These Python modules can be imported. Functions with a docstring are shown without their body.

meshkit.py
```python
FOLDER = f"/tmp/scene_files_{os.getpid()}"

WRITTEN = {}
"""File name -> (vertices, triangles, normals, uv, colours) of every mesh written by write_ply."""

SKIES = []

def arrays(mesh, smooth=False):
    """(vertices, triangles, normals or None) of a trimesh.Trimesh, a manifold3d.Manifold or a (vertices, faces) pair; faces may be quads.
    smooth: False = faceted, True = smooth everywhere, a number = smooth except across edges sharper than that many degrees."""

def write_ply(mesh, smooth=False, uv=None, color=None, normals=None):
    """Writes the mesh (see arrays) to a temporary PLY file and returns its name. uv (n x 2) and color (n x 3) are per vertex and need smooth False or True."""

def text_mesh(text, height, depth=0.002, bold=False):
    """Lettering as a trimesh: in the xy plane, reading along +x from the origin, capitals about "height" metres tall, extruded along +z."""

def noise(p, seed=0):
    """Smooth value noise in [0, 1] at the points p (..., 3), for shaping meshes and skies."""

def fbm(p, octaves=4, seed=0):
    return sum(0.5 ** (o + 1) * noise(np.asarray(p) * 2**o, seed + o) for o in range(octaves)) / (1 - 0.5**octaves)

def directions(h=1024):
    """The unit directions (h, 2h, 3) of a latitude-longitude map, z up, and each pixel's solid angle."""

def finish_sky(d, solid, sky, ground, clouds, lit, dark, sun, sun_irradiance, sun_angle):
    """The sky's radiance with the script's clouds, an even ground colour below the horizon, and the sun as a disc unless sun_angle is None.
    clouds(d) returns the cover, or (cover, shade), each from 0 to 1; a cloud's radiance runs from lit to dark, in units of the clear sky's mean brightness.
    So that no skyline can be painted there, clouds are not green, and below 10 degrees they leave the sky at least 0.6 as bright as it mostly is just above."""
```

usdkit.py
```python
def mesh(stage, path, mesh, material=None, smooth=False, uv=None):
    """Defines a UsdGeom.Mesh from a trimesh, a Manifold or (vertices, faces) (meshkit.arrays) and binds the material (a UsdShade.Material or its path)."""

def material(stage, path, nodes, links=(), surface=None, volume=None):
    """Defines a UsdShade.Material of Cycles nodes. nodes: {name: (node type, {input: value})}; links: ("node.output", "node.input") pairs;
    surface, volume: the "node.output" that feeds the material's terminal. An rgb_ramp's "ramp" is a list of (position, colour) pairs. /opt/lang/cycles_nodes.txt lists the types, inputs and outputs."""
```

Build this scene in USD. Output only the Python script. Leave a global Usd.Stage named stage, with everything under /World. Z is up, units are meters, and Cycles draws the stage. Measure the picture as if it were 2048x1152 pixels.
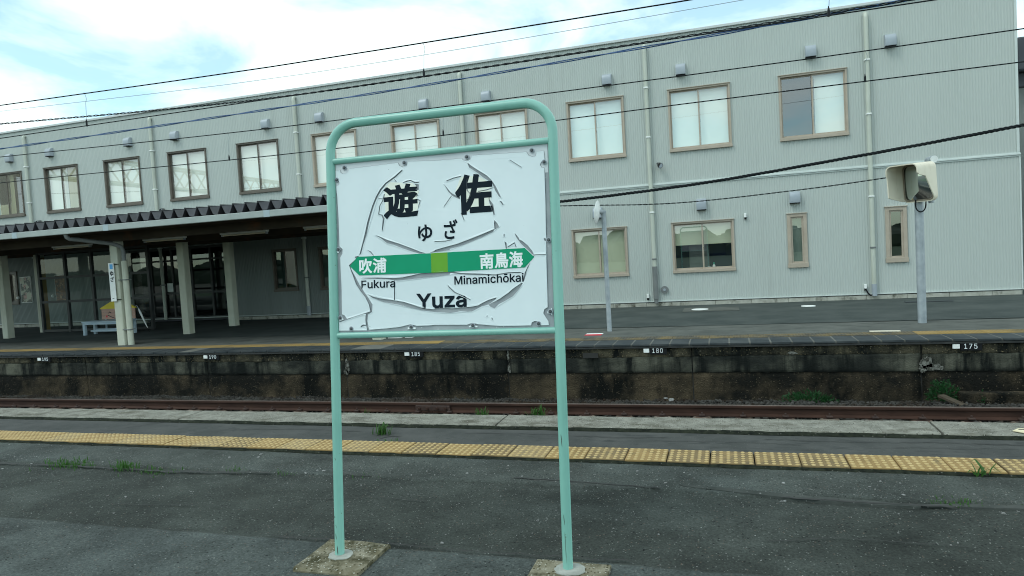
import math, random
import numpy as np, trimesh, usdkit, meshkit
from shapely.geometry import Polygon, LineString, Point, box as sbox
from shapely import union_all
from pxr import Usd, UsdGeom, UsdLux, UsdShade, Gf, Sdf, Vt

stage = Usd.Stage.CreateInMemory()
UsdGeom.SetStageUpAxis(stage, 'Z'); UsdGeom.SetStageMetersPerUnit(stage, 1.0)
UsdGeom.Xform.Define(stage, '/World')
UsdGeom.Scope.Define(stage, '/World/Looks')
rng = np.random.default_rng(11)
X, Y, Z = np.eye(3)

# ---------------------------------------------------------------- camera, sky, sun, exposure
EXPOSURE = 0.2
cam = UsdGeom.Camera.Define(stage, '/World/camera')
yaw, pitch, roll = 0.303814, -0.0500828, 0.0592442
fwd = np.array([-math.sin(yaw) * math.cos(pitch), math.cos(yaw) * math.cos(pitch), math.sin(pitch)])
right0 = np.array([math.cos(yaw), math.sin(yaw), 0.0]); down0 = -np.cross(right0, fwd)
right = right0 * math.cos(roll) + down0 * math.sin(roll); down = -right0 * math.sin(roll) + down0 * math.cos(roll)
m = Gf.Matrix4d(*[float(v) for v in (*right, 0, *(-down), 0, *(-fwd), 0, 0, 0, 1.57217, 1)])
cam.AddTransformOp().Set(m)
cam.CreateHorizontalApertureAttr(36.0); cam.CreateVerticalApertureAttr(20.25)
cam.CreateFocalLengthAttr(1371.16 / 2048 * 36); cam.CreateFStopAttr(0.0)
cam.CreateClippingRangeAttr(Gf.Vec2f(0.05, 5000)); cam.CreateExposureAttr(EXPOSURE)

SUN = np.array([-0.45, -0.45, 0.9]); SUN /= np.linalg.norm(SUN)
SKY_STRENGTH = 0.1
sky_look = usdkit.material(stage, '/World/Looks/sky_look', {
    'tc': ('texture_coordinate', {}),
    'mp': ('mapping', {'scale': (1.0, 1.0, 2.6), 'location': (7.3, 5.1, 2.6)}),
    'n1': ('noise_texture', {'scale': 3.2, 'detail': 7.0, 'roughness': 0.55, 'distortion': 0.5}),
    'n2': ('noise_texture', {'scale': 1.7, 'detail': 5.0, 'roughness': 0.5}),
    'cover': ('rgb_ramp', {'ramp': [(0.0, (0.12, 0.12, 0.12)), (0.38, (0.25, 0.25, 0.25)), (0.50, (0.72, 0.72, 0.72)), (0.60, (1, 1, 1)), (1, (1, 1, 1))]}),
    'cloud': ('rgb_ramp', {'ramp': [(0.0, (8.6, 10.6, 10.8)), (0.42, (10.8, 12.6, 12.5)), (1, (13.2, 14.8, 14.5))]}),
    'sky': ('sky_texture', {'sky_type': 'single_scattering', 'sun_disc': False, 'sun_elevation': math.asin(SUN[2]), 'sun_rotation': math.atan2(SUN[0], SUN[1]), 'altitude': 50.0}),
    'gain': ('mix_color', {'blend_type': 'multiply', 'fac': 1.0, 'b': (1.5, 2.1, 1.95)}),
    'mix': ('mix_color', {'blend_type': 'mix'}),
    'bg': ('background_shader', {'strength': SKY_STRENGTH}),
}, [('tc.generated', 'mp.vector'), ('mp.vector', 'n1.vector'), ('mp.vector', 'n2.vector'), ('n1.fac', 'cover.fac'), ('n2.fac', 'cloud.fac'),
    ('sky.color', 'gain.a'), ('cover.color', 'mix.fac'), ('gain.result', 'mix.a'), ('cloud.color', 'mix.b'), ('mix.result', 'bg.color')], surface='bg.background')
dome = UsdLux.DomeLight.Define(stage, '/World/sky')
UsdShade.MaterialBindingAPI.Apply(dome.GetPrim()).Bind(sky_look)
dome.GetPrim().SetCustomDataByKey('kind', 'structure')
sun = UsdLux.DistantLight.Define(stage, '/World/sun')
sun.CreateIntensityAttr(0.25); sun.CreateAngleAttr(20.0); sun.CreateColorAttr(Gf.Vec3f(0.98, 1.0, 0.95))
sun.GetPrim().CreateAttribute('inputs:normalize', Sdf.ValueTypeNames.Bool).Set(True)
zx = SUN; xx = np.cross(Z, zx); xx /= np.linalg.norm(xx); yx = np.cross(zx, xx)
sun.AddTransformOp().Set(Gf.Matrix4d(*[float(v) for v in (*xx, 0, *yx, 0, *zx, 0, 0, 0, 30, 1)]))

# ---------------------------------------------------------------- helpers
def chamfer_pts(x0, x1, y0, y1, z0, z1, c):
    P = []
    for x, sx in ((x0, 1), (x1, -1)):
        for y, sy in ((y0, 1), (y1, -1)):
            for z, sz in ((z0, 1), (z1, -1)):
                P += [(x + sx * c, y + sy * c, z), (x + sx * c, y, z + sz * c), (x, y + sy * c, z + sz * c)]
    return P

class MB:
    def __init__(self): self.v, self.f, self.n = [], [], 0
    def add(self, v, f):
        v, f = np.asarray(v, float), np.asarray(f, int)
        if f.shape[1] == 4: f = np.vstack([f[:, [0, 1, 2]], f[:, [0, 2, 3]]])
        self.v.append(v); self.f.append(f + self.n); self.n += len(v); return self
    def mesh(self, t): return self.add(t.vertices, t.faces)
    def box(self, x0, x1, y0, y1, z0, z1, c=0.0):
        if c > 0: return self.mesh(trimesh.convex.convex_hull(np.array(chamfer_pts(x0, x1, y0, y1, z0, z1, c))))
        v = [(x, y, z) for x in (x0, x1) for y in (y0, y1) for z in (z0, z1)]
        return self.add(v, [(0, 1, 3, 2), (4, 6, 7, 5), (0, 4, 5, 1), (2, 3, 7, 6), (0, 2, 6, 4), (1, 5, 7, 3)])
    def bar(self, a, b, w, h, up=Z):
        a, b = np.array(a, float), np.array(b, float); d = (b - a) / np.linalg.norm(b - a)
        s = np.cross(d, up); s /= np.linalg.norm(s); u = np.cross(s, d)
        v = [p + s * i * w / 2 + u * j * h / 2 for p in (a, b) for i in (-1, 1) for j in (-1, 1)]
        return self.add(v, [(0, 1, 3, 2), (4, 6, 7, 5), (0, 4, 5, 1), (2, 3, 7, 6), (0, 2, 6, 4), (1, 5, 7, 3)])
    def tube(self, pts, r, n=10, cap=True):
        pts = np.array(pts, float); r = np.broadcast_to(r, (len(pts),))
        t = np.gradient(pts, axis=0); t /= np.linalg.norm(t, axis=1)[:, None]
        up = Z if abs(t[0] @ Z) < .9 else X
        s = np.cross(t[0], up); s /= np.linalg.norm(s); rings = []
        for i in range(len(pts)):
            s = s - t[i] * (s @ t[i]); s /= np.linalg.norm(s); u = np.cross(t[i], s)
            a = np.arange(n) * 2 * math.pi / n
            rings.append(pts[i] + r[i] * (np.cos(a)[:, None] * s + np.sin(a)[:, None] * u))
        v = np.vstack(rings); f = []
        for i in range(len(pts) - 1):
            for k in range(n):
                k2 = (k + 1) % n; f.append((i * n + k, i * n + k2, (i + 1) * n + k2, (i + 1) * n + k))
        self.add(v, f)
        if cap:
            for i, o in ((0, 1), (len(pts) - 1, -1)):
                ring = rings[i]; self.add(np.vstack([ring, ring.mean(0)]), [((k + 1) % n, k, n)[::o] for k in range(n)])
        return self
    def prism(self, poly, o, u, v, n, h0, h1):
        o, u, v, n = (np.array(q, float) for q in (o, u, v, n))
        for g in getattr(poly, 'geoms', [poly]):
            if g.is_empty or g.area < 1e-7: continue
            t = trimesh.creation.extrude_polygon(g, h1 - h0, engine='earcut')
            q = t.vertices; self.add(o + q[:, :1] * u + q[:, 1:2] * v + (q[:, 2:] + h0) * n, t.faces)
        return self
    def sheet(self, xs, ys, zf):
        gx, gy = np.meshgrid(xs, ys, indexing='ij'); gz = zf(gx, gy) + 0 * gx; a, b = gx.shape
        i = (np.arange(a - 1)[:, None] * b + np.arange(b - 1)).ravel()
        return self.add(np.stack([gx, gy, gz], -1).reshape(-1, 3), np.stack([i, i + b, i + b + 1, i + 1], 1))
    def quad(self, x0, x1, y, z0, z1):
        return self.add([(x0, y, z0), (x1, y, z0), (x1, y, z1), (x0, y, z1)], [(0, 1, 2, 3)])
    def cyl(self, a, b, r, n=16): return self.tube([a, b], r, n)
    def geo(self): return np.vstack(self.v), np.vstack(self.f)

COUNT, LOC = {}, {'/World': np.zeros(3)}
def path_for(parent, name):
    k = (parent, name); c = COUNT.get(k, 0); COUNT[k] = c + 1
    return f'{parent}/{name}' + (f'_{c:03d}' if c else '')
def tag(prim, label=None, cat=None, group=None, kind=None):
    for k, v in (('label', label), ('category', cat), ('group', group), ('kind', kind)):
        if v: prim.SetCustomDataByKey(k, v)
    return prim
def thing(name, loc, label, cat, group=None):
    p = path_for('/World', name); x = UsdGeom.Xform.Define(stage, p); x.AddTranslateOp().Set(Gf.Vec3d(*map(float, loc)))
    LOC[p] = np.array(loc, float); tag(x.GetPrim(), label, cat, group); return p
def part(name, mb, look, parent='/World', smooth=False, label=None, kind=None):
    v, f = mb.geo() if isinstance(mb, MB) else (np.asarray(mb[0]), np.asarray(mb[1]))
    p = path_for(parent, name); LOC[p] = LOC[parent]
    g = usdkit.mesh(stage, p, (v - LOC[parent], f), look, smooth=smooth); tag(g.GetPrim(), label, kind=kind); return p
def solo(name, mb, look, label, cat, group=None, smooth=False, kind=None):
    p = part(name, mb, look, smooth=smooth); tag(stage.GetPrimAtPath(p), label, cat, group, kind); return p
def struct(name, mb, look, parent='/World', smooth=False, kind='structure'):
    p = part(name, mb, look, parent, smooth); tag(stage.GetPrimAtPath(p), kind=kind); return p
def copy_of(src, loc, label, cat, group=None):
    name = src.split('/')[-1]; p = path_for('/World', name); x = UsdGeom.Xform.Define(stage, p)
    x.GetPrim().GetReferences().AddInternalReference(src); x.GetPrim().SetInstanceable(True)
    x.ClearXformOpOrder(); x.AddTranslateOp().Set(Gf.Vec3d(*map(float, loc))); tag(x.GetPrim(), label, cat, group); return p

# ---------------------------------------------------------------- materials
def look(name, c1, c2=None, scale=4.0, rough=0.8, bump=0.0, bscale=60.0, bdist=0.01, stretch=(1, 1, 1), detail=6.0, contrast=(0.35, 0.65), specks=None, spec=0.5, metal=0.0, island=0.0, grime=None, extra=None, coat=0.0):
    """noise between c1 and c2; specks = (scale, size, colour, amount); grime = (colour, scale, lo, hi, stretch)"""
    c2 = c2 or c1
    N = {'g': ('geometry', {}), 'mp': ('mapping', {'scale': stretch}),
         'n': ('noise_texture', {'scale': scale, 'detail': detail, 'roughness': 0.6}),
         'mr': ('map_range', {'from_min': contrast[0], 'from_max': contrast[1], 'clamp': True}),
         'c0': ('mix_color', {'blend_type': 'mix', 'a': c1, 'b': c2}),
         'p': ('principled_bsdf', {'roughness': rough, 'specular_ior_level': spec, 'metallic': metal, 'coat_weight': coat})}
    L = [('g.position', 'mp.vector'), ('mp.vector', 'n.vector'), ('n.fac', 'mr.value'), ('mr.result', 'c0.fac')]
    last = 'c0.result'
    if grime:
        gc, gs, lo, hi, st = grime
        N['gm'] = ('mapping', {'scale': st, 'location': (3.1, 1.7, .3)}); N['gn'] = ('noise_texture', {'scale': gs, 'detail': 8.0, 'roughness': 0.65})
        N['gr'] = ('map_range', {'from_min': lo, 'from_max': hi, 'clamp': True}); N['gx'] = ('mix_color', {'blend_type': 'mix', 'b': gc})
        L += [('g.position', 'gm.vector'), ('gm.vector', 'gn.vector'), ('gn.fac', 'gr.value'), ('gr.result', 'gx.fac'), (last, 'gx.a')]; last = 'gx.result'
    for i, sp in enumerate(specks or []):
        ss, size, sc, amt = sp
        N[f'v{i}'] = ('voronoi_texture', {'scale': ss, 'feature': 'f1'}); N[f'vr{i}'] = ('map_range', {'from_min': size, 'from_max': size * 0.6, 'clamp': True})
        N[f'vb{i}'] = ('separate_color', {}); N[f'vt{i}'] = ('math', {'math_type': 'less_than', 'value2': amt}); N[f'vm{i}'] = ('math', {'math_type': 'multiply'})
        N[f'vx{i}'] = ('mix_color', {'blend_type': 'mix', 'b': sc})
        L += [('g.position', f'v{i}.vector'), (f'v{i}.distance', f'vr{i}.value'), (f'v{i}.color', f'vb{i}.color'), (f'vb{i}.r', f'vt{i}.value1'), (f'vr{i}.result', f'vm{i}.value1'), (f'vt{i}.value', f'vm{i}.value2'), (f'vm{i}.value', f'vx{i}.fac'), (last, f'vx{i}.a')]
        last = f'vx{i}.result'
    if island:
        N['im'] = ('map_range', {'to_min': 1 - island, 'to_max': 1 + island}); N['ih'] = ('mix_color', {'blend_type': 'multiply', 'fac': 1.0})
        L += [('g.random_per_island', 'im.value'), (last, 'ih.a'), ('im.result', 'ih.b')]; last = 'ih.result'
    L.append((last, 'p.base_color'))
    if bump:
        N['bn'] = ('noise_texture', {'scale': bscale, 'detail': 5.0, 'roughness': 0.6}); N['b'] = ('bump', {'strength': bump, 'distance': bdist})
        L += [('g.position', 'bn.vector'), ('bn.fac', 'b.height'), ('b.normal', 'p.normal')]
    if extra: extra(N, L)
    return usdkit.material(stage, f'/World/Looks/{name}', N, L, surface='p.BSDF')

def zone_look(name, cols, rough, specks):
    """asphalt of three ages; the mesh's primvar 'zone' says which (0, 1, 2)"""
    N = {'g': ('geometry', {}), 'at': ('attribute', {}), 'n': ('noise_texture', {'scale': 1.7, 'detail': 10.0, 'roughness': 0.72}), 'n2': ('noise_texture', {'scale': 70.0, 'detail': 4.0, 'roughness': 0.7}),
         'mr': ('map_range', {'from_min': 0.3, 'from_max': 0.7, 'to_min': 0.52, 'to_max': 1.62, 'clamp': True}), 'm2': ('map_range', {'from_min': 0.3, 'from_max': 0.7, 'to_min': 0.55, 'to_max': 1.5, 'clamp': True}),
         'z01': ('map_range', {'from_min': 0.0, 'from_max': 1.0, 'clamp': True}), 'z12': ('map_range', {'from_min': 1.0, 'from_max': 2.0, 'clamp': True}),
         'a': ('mix_color', {'a': cols[0], 'b': cols[1]}), 'b': ('mix_color', {'b': cols[2]}), 'x1': ('mix_color', {'blend_type': 'multiply', 'fac': 1.0}), 'x2': ('mix_color', {'blend_type': 'multiply', 'fac': 1.0}),
         'bn': ('noise_texture', {'scale': 95.0, 'detail': 5.0, 'roughness': 0.7}), 'bp': ('bump', {'strength': 0.9, 'distance': 0.012}),
         'p': ('principled_bsdf', {'roughness': rough, 'specular_ior_level': 0.15})}
    L = [('g.position', 'n.vector'), ('g.position', 'n2.vector'), ('g.position', 'bn.vector'), ('n.fac', 'mr.value'), ('n2.fac', 'm2.value'), ('at.fac', 'z01.value'), ('at.fac', 'z12.value'),
         ('z01.result', 'a.fac'), ('a.result', 'b.a'), ('z12.result', 'b.fac'), ('b.result', 'x1.a'), ('mr.result', 'x1.b'), ('x1.result', 'x2.a'), ('m2.result', 'x2.b'), ('bn.fac', 'bp.height'), ('bp.normal', 'p.normal')]
    last = 'x2.result'
    for i, (ss, size, sc, amt) in enumerate(specks):
        N[f'v{i}'] = ('voronoi_texture', {'scale': ss}); N[f'vr{i}'] = ('map_range', {'from_min': size, 'from_max': size * 0.6, 'clamp': True}); N[f'vb{i}'] = ('separate_color', {})
        N[f'vt{i}'] = ('math', {'math_type': 'less_than', 'value2': amt}); N[f'vm{i}'] = ('math', {'math_type': 'multiply'}); N[f'vx{i}'] = ('mix_color', {'b': sc})
        L += [('g.position', f'v{i}.vector'), (f'v{i}.distance', f'vr{i}.value'), (f'v{i}.color', f'vb{i}.color'), (f'vb{i}.r', f'vt{i}.value1'), (f'vr{i}.result', f'vm{i}.value1'), (f'vt{i}.value', f'vm{i}.value2'), (f'vm{i}.value', f'vx{i}.fac'), (last, f'vx{i}.a')]
        last = f'vx{i}.result'
    L.append((last, 'p.base_color'))
    mm = usdkit.material(stage, f'/World/Looks/{name}', N, L, surface='p.BSDF')
    UsdShade.Shader.Get(stage, f'/World/Looks/{name}/at').CreateInput('attribute', Sdf.ValueTypeNames.String).Set('zone')
    return mm

def glass_look(name, f0, tint=(1, 1, 1), rough=0.0):
    """thin pane: clear, with a mirror share that grows from f0 towards grazing (the same from both sides)"""
    return usdkit.material(stage, f'/World/Looks/{name}', {'lw': ('layer_weight', {'blend': 0.5}), 'pw': ('math', {'math_type': 'power', 'value2': 5.0}), 'mr': ('map_range', {'to_min': f0, 'to_max': 1.0}),
        't': ('transparent_bsdf', {'color': tint}), 'g': ('glossy_bsdf', {'color': (1, 1, 1), 'roughness': rough}), 'm': ('mix_closure', {})},
        [('lw.facing', 'pw.value1'), ('pw.value', 'mr.value'), ('mr.result', 'm.fac'), ('t.BSDF', 'm.closure1'), ('g.BSDF', 'm.closure2')], surface='m.closure')

def leaf_look(name, c1, c2):
    return usdkit.material(stage, f'/World/Looks/{name}', {'g': ('geometry', {}), 'c': ('mix_color', {'a': c1, 'b': c2}), 'p': ('principled_bsdf', {'roughness': 0.6, 'specular_ior_level': 0.3}), 't': ('translucent_bsdf', {}), 'm': ('mix_closure', {'fac': 0.3})},
                           [('g.random_per_island', 'c.fac'), ('c.result', 'p.base_color'), ('c.result', 't.color'), ('p.BSDF', 'm.closure1'), ('t.BSDF', 'm.closure2')], surface='m.closure')

M = {}
M['asphalt'] = zone_look('near_asphalt', [(.062, .072, .068), (.052, .059, .053), (.035, .040, .035)], .85, [(75, .36, (.16, .17, .155), .10), (55, .3, (.11, .088, .07), .10), (26, .14, (.30, .31, .29), .03), (40, .28, (.008, .010, .010), .18)])
M['strip'] = look('worn_asphalt', (.050, .053, .050), (.074, .076, .072), 3.0, .9, .5, 90, .006, specks=[(90, .3, (.13, .13, .12), .08), (60, .25, (.025, .026, .025), .08)], grime=((.035, .038, .037), 5.0, .55, .72, (1, 2.5, 1)), spec=.12)
M['seam'] = look('old_seam', (.042, .047, .043), (.066, .071, .065), 6.0, .95, .7, 90, .008, specks=[(75, .32, (.16, .165, .155), .10), (45, .3, (.012, .014, .012), .16)], spec=.1)
M['far_asphalt'] = look('far_asphalt', (.042, .052, .049), (.068, .078, .073), 1.2, .9, .4, 60, .01, specks=[(40, .3, (.13, .14, .135), .08)], spec=.15)
M['far_pale'] = look('far_pale_asphalt', (.078, .083, .075), (.112, .117, .105), 1.6, .9, .4, 60, .01, grime=((.055, .06, .055), 2.0, .5, .7, (1, 2, 1)), spec=.15)
M['coping'] = look('coping_concrete', (.14, .138, .115), (.24, .235, .20), 9.0, .95, .8, 140, .006, specks=[(60, .4, (.05, .045, .033), .30), (75, .36, (.36, .35, .31), .22)], grime=((.085, .08, .06), 3.0, .5, .68, (1, 2, 1)), spec=.2)
M['pad'] = look('pad_concrete', (.13, .115, .07), (.25, .23, .17), 10.0, .95, .9, 130, .008, specks=[(60, .42, (.045, .04, .018), .35), (75, .38, (.40, .39, .33), .25)], grime=((.045, .042, .02), 7.0, .48, .62, (1, 1, 1)), spec=.2)
M['mortar'] = look('white_mortar', (.22, .23, .205), (.36, .37, .335), 14.0, .95, .6, 120, .006, spec=.2)
M['moss'] = look('mossy_edge', (.008, .010, .008), (.026, .030, .020), 25.0, .95, .8, 150, .01, specks=[(50, .3, (.10, .10, .085), .12)], spec=.1)
M['tile'] = look('tactile_yellow', (.225, .145, .055), (.295, .198, .080), 5.0, .8, .4, 120, .003, grime=((.12, .095, .05), 9.0, .55, .75, (1, 1, 1)), spec=.25)
M['tile_b'] = look('tactile_yellow_pale', (.265, .185, .088), (.32, .235, .115), 6.0, .85, .4, 120, .003, grime=((.15, .12, .075), 12.0, .42, .78, (1, 1, 1)), spec=.2)
M['tile_c'] = look('tactile_yellow_dirty', (.175, .120, .055), (.25, .175, .080), 8.0, .85, .4, 120, .003, grime=((.09, .075, .05), 10.0, .42, .78, (1, 1, 1)), spec=.2)
M['dome_tile'] = look('tactile_dome', (.36, .255, .105), (.44, .325, .15), 20.0, .6, .2, 120, .002, spec=.3)
M['tile_far'] = look('tactile_far', (.29, .195, .065), (.24, .17, .075), 1.5, .85, .3, 80, .004, grime=((.13, .105, .06), .9, .50, .66, (1, 1, 1)), spec=.2)
M['tile_worn'] = look('tactile_worn', (.115, .10, .07), (.17, .125, .055), 4.0, .85, .3, 80, .004, grime=((.07, .068, .058), 3.0, .45, .6, (1, 1, 1)), spec=.2)
M['edge_tile'] = look('edge_tile_grey', (.026, .033, .037), (.055, .062, .064), 2.2, .75, .3, 80, .004, spec=.2)
M['edge_bed'] = look('edge_bed', (.085, .086, .075), (.14, .14, .122), 3.0, .9, .4, 80, .005)
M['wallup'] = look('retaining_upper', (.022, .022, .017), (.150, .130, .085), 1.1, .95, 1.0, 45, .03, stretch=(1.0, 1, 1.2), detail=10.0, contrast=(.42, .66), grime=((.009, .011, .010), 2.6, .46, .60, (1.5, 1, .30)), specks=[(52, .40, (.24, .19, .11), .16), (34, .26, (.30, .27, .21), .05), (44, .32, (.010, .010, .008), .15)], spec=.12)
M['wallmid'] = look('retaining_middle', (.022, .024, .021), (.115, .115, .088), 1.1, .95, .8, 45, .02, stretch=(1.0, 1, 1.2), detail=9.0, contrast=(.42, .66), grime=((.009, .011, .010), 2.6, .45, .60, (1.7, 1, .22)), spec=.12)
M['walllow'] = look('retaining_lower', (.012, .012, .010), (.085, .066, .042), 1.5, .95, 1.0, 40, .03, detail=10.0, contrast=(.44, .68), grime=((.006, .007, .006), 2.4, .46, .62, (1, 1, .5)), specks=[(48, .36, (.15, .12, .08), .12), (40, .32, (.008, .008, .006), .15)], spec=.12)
M['spall'] = look('broken_plaster', (.06, .06, .05), (.22, .22, .195), 26, .95, 1.0, 60, .03, contrast=(.45, .58), spec=.15)
M['copedge'] = look('platform_lip', (.012, .014, .014), (.03, .032, .03), 6, .9, .6, 60, .01)
M['rust'] = look('rusty_rail', (.030, .0145, .010), (.055, .027, .0185), 8.0, .7, .35, 60, .004, stretch=(.3, 1, 1), spec=.25)
M['railtop'] = look('rail_head', (.075, .05, .04), (.12, .085, .07), 6.0, .45, .1, 40, .002, metal=.3)
M['rustdark'] = look('rust_dark', (.025, .012, .009), (.05, .025, .017), 30, .7, .5, 90, .004)
M['sleeper'] = look('sleeper_concrete', (.12, .095, .07), (.2, .17, .135), 12, .9, .6, 70, .008, grime=((.07, .04, .025), 5, .45, .6, (1, 1, 1)))
M['ballast'] = look('ballast_stone', (.048, .046, .041), (.165, .158, .142), 6.0, .95, .5, 90, .005, island=.6, grime=((.06, .04, .026), .8, .47, .6, (1, 1, 1)), spec=.15)
M['bed'] = look('ballast_dirt', (.03, .027, .022), (.06, .052, .042), 9.0, .95, 1.0, 40, .03)
M['grit'] = look('grit', (.22, .22, .21), (.5, .5, .48), 30, .9, .3, 200, .002, island=.5)
M['chip'] = look('paint_flake', (.55, .47, .30), (.68, .6, .42), 20, .7, .2, 100, .002)
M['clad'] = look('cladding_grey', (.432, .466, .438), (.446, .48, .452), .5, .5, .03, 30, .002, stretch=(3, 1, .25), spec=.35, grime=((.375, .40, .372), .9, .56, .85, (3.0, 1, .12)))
M['clad_shade'] = look('cladding_painted_shade', (.20, .225, .215), (.225, .25, .24), .5, .6, .03, 30, .002, stretch=(3, 1, .25), spec=.25, grime=((.17, .185, .175), .7, .58, .85, (3.0, 1, .15)))  # the grey cladding again, with the canopy shade put into its colour
M['flash'] = look('flashing', (.50, .545, .52), (.55, .595, .57), 2, .4, spec=.5)
M['coping_metal'] = look('parapet_cap', (.50, .52, .51), (.56, .58, .57), 2, .4)
M['plinth'] = look('plinth_block', (.30, .295, .25), (.44, .435, .38), 5.0, .9, .4, 60, .006, grime=((.07, .068, .05), 2.2, .52, .66, (1.5, 1, 1)))
M['gap'] = look('shadow_gap', (.02, .02, .018))
M['frame'] = look('window_bronze', (.36, .30, .235), (.41, .345, .275), 6.0, .45, spec=.5)
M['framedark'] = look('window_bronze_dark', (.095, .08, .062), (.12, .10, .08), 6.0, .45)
M['blind'] = look('blind_white', (.86, .88, .82), (.80, .82, .76), .8, .9)
M['blindcream'] = look('blind_cream', (.62, .63, .47), (.55, .56, .42), .6, .9)
M['curtain'] = look('curtain_beige', (.42, .40, .26), (.35, .33, .21), 12, .9, stretch=(6, 1, .1))
M['room'] = look('room_dark', (.06, .06, .07), (.09, .09, .10), .5, .9)
M['navy'] = look('room_navy', (.02, .03, .08), (.03, .04, .1), .5, .9)
M['glass'] = glass_look('window_glass', .20, (.94, .97, .95))
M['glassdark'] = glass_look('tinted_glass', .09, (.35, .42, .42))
M['screen'] = glass_look('screen_glass', .05, (.80, .88, .86))
M['frost'] = look('frosted', (.20, .25, .22), (.26, .31, .27), 1.2, .3)
M['pipe'] = look('pipe_cream', (.45, .475, .41), (.50, .525, .455), 2.0, .5, grime=((.36, .375, .31), 2.0, .5, .8, (2, 1, .3)))
M['pipegrey'] = look('pipe_grey', (.13, .14, .14), (.18, .19, .185), 3, .5)
M['white'] = look('white_paint', (.72, .73, .70), (.80, .81, .79), 5, .5)
M['vent'] = look('vent_grey', (.30, .335, .37), (.35, .385, .42), 3, .45, metal=.1)
M['black'] = look('black_paint', (.008, .009, .010), (.012, .013, .014), 8, .6, spec=.15)
M['lampblack'] = look('spot_black', (.03, .03, .03), (.05, .05, .05), 8, .4)
M['galv'] = look('galvanised', (.30, .335, .36), (.40, .435, .455), 7, .45, metal=.35, grime=((.22, .25, .27), 4, .5, .7, (1, 1, .4)))
M['mint'] = look('mint_paint', (.175, .385, .325), (.20, .415, .35), 3.0, .33, .06, 70, .002, spec=.55, specks=[(16, .10, (.03, .05, .04), .12), (45, .16, (.10, .16, .12), .05)], grime=((.145, .32, .265), 6, .54, .8, (1, 1, .3)))
M['film'] = look('white_film', (.60, .67, .69), (.65, .715, .735), 3.0, .45, .05, 25, .003, specks=[(30, .08, (.25, .27, .28), .05)], spec=.3)
M['film_lip'] = look('film_edge', (.74, .79, .79), (.80, .85, .85), 3, .5)
M['cream_film'] = look('aged_film', (.72, .74, .66), (.66, .67, .58), 14, .5)
M['board'] = look('board_metal', (.24, .265, .285), (.31, .335, .35), 9, .5, .1, 60, .002, specks=[(110, .3, (.6, .62, .62), .02)])
M['border'] = look('border_film', (.52, .55, .57), (.58, .61, .63), 5, .5)
M['ink'] = look('ink_black', (.006, .012, .018), (.009, .016, .024), 9, .6, spec=.08)
M['green'] = look('sign_green', (.004, .25, .125), (.006, .275, .14), 4, .5, spec=.15)
M['lime'] = look('sign_lime', (.11, .31, .03), (.13, .34, .035), 4, .5, spec=.15)
M['letterwhite'] = look('letter_white', (.68, .72, .72), (.74, .78, .78), 20, .5)
M['bolt'] = look('bolt_steel', (.05, .055, .06), (.10, .105, .11), 20, .4, metal=.5)
M['roofplate'] = look('canopy_roof', (.050, .050, .060), (.075, .073, .085), 3, .5, grime=((.035, .033, .035), 2, .5, .7, (1, 1, 1)))
M['rooftrim'] = look('canopy_dark', (.018, .02, .022), (.03, .03, .033), 3, .6)
M['soffit'] = look('canopy_soffit', (.036, .030, .022), (.062, .05, .036), 1.5, .9, grime=((.11, .05, .025), 1.5, .56, .7, (1, 1, 1)), spec=.15)
M['gutter'] = look('gutter_pale', (.31, .345, .33), (.36, .395, .38), 1.0, .55, grime=((.24, .27, .25), .8, .5, .8, (1, 1, 1)), spec=.3)
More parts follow.
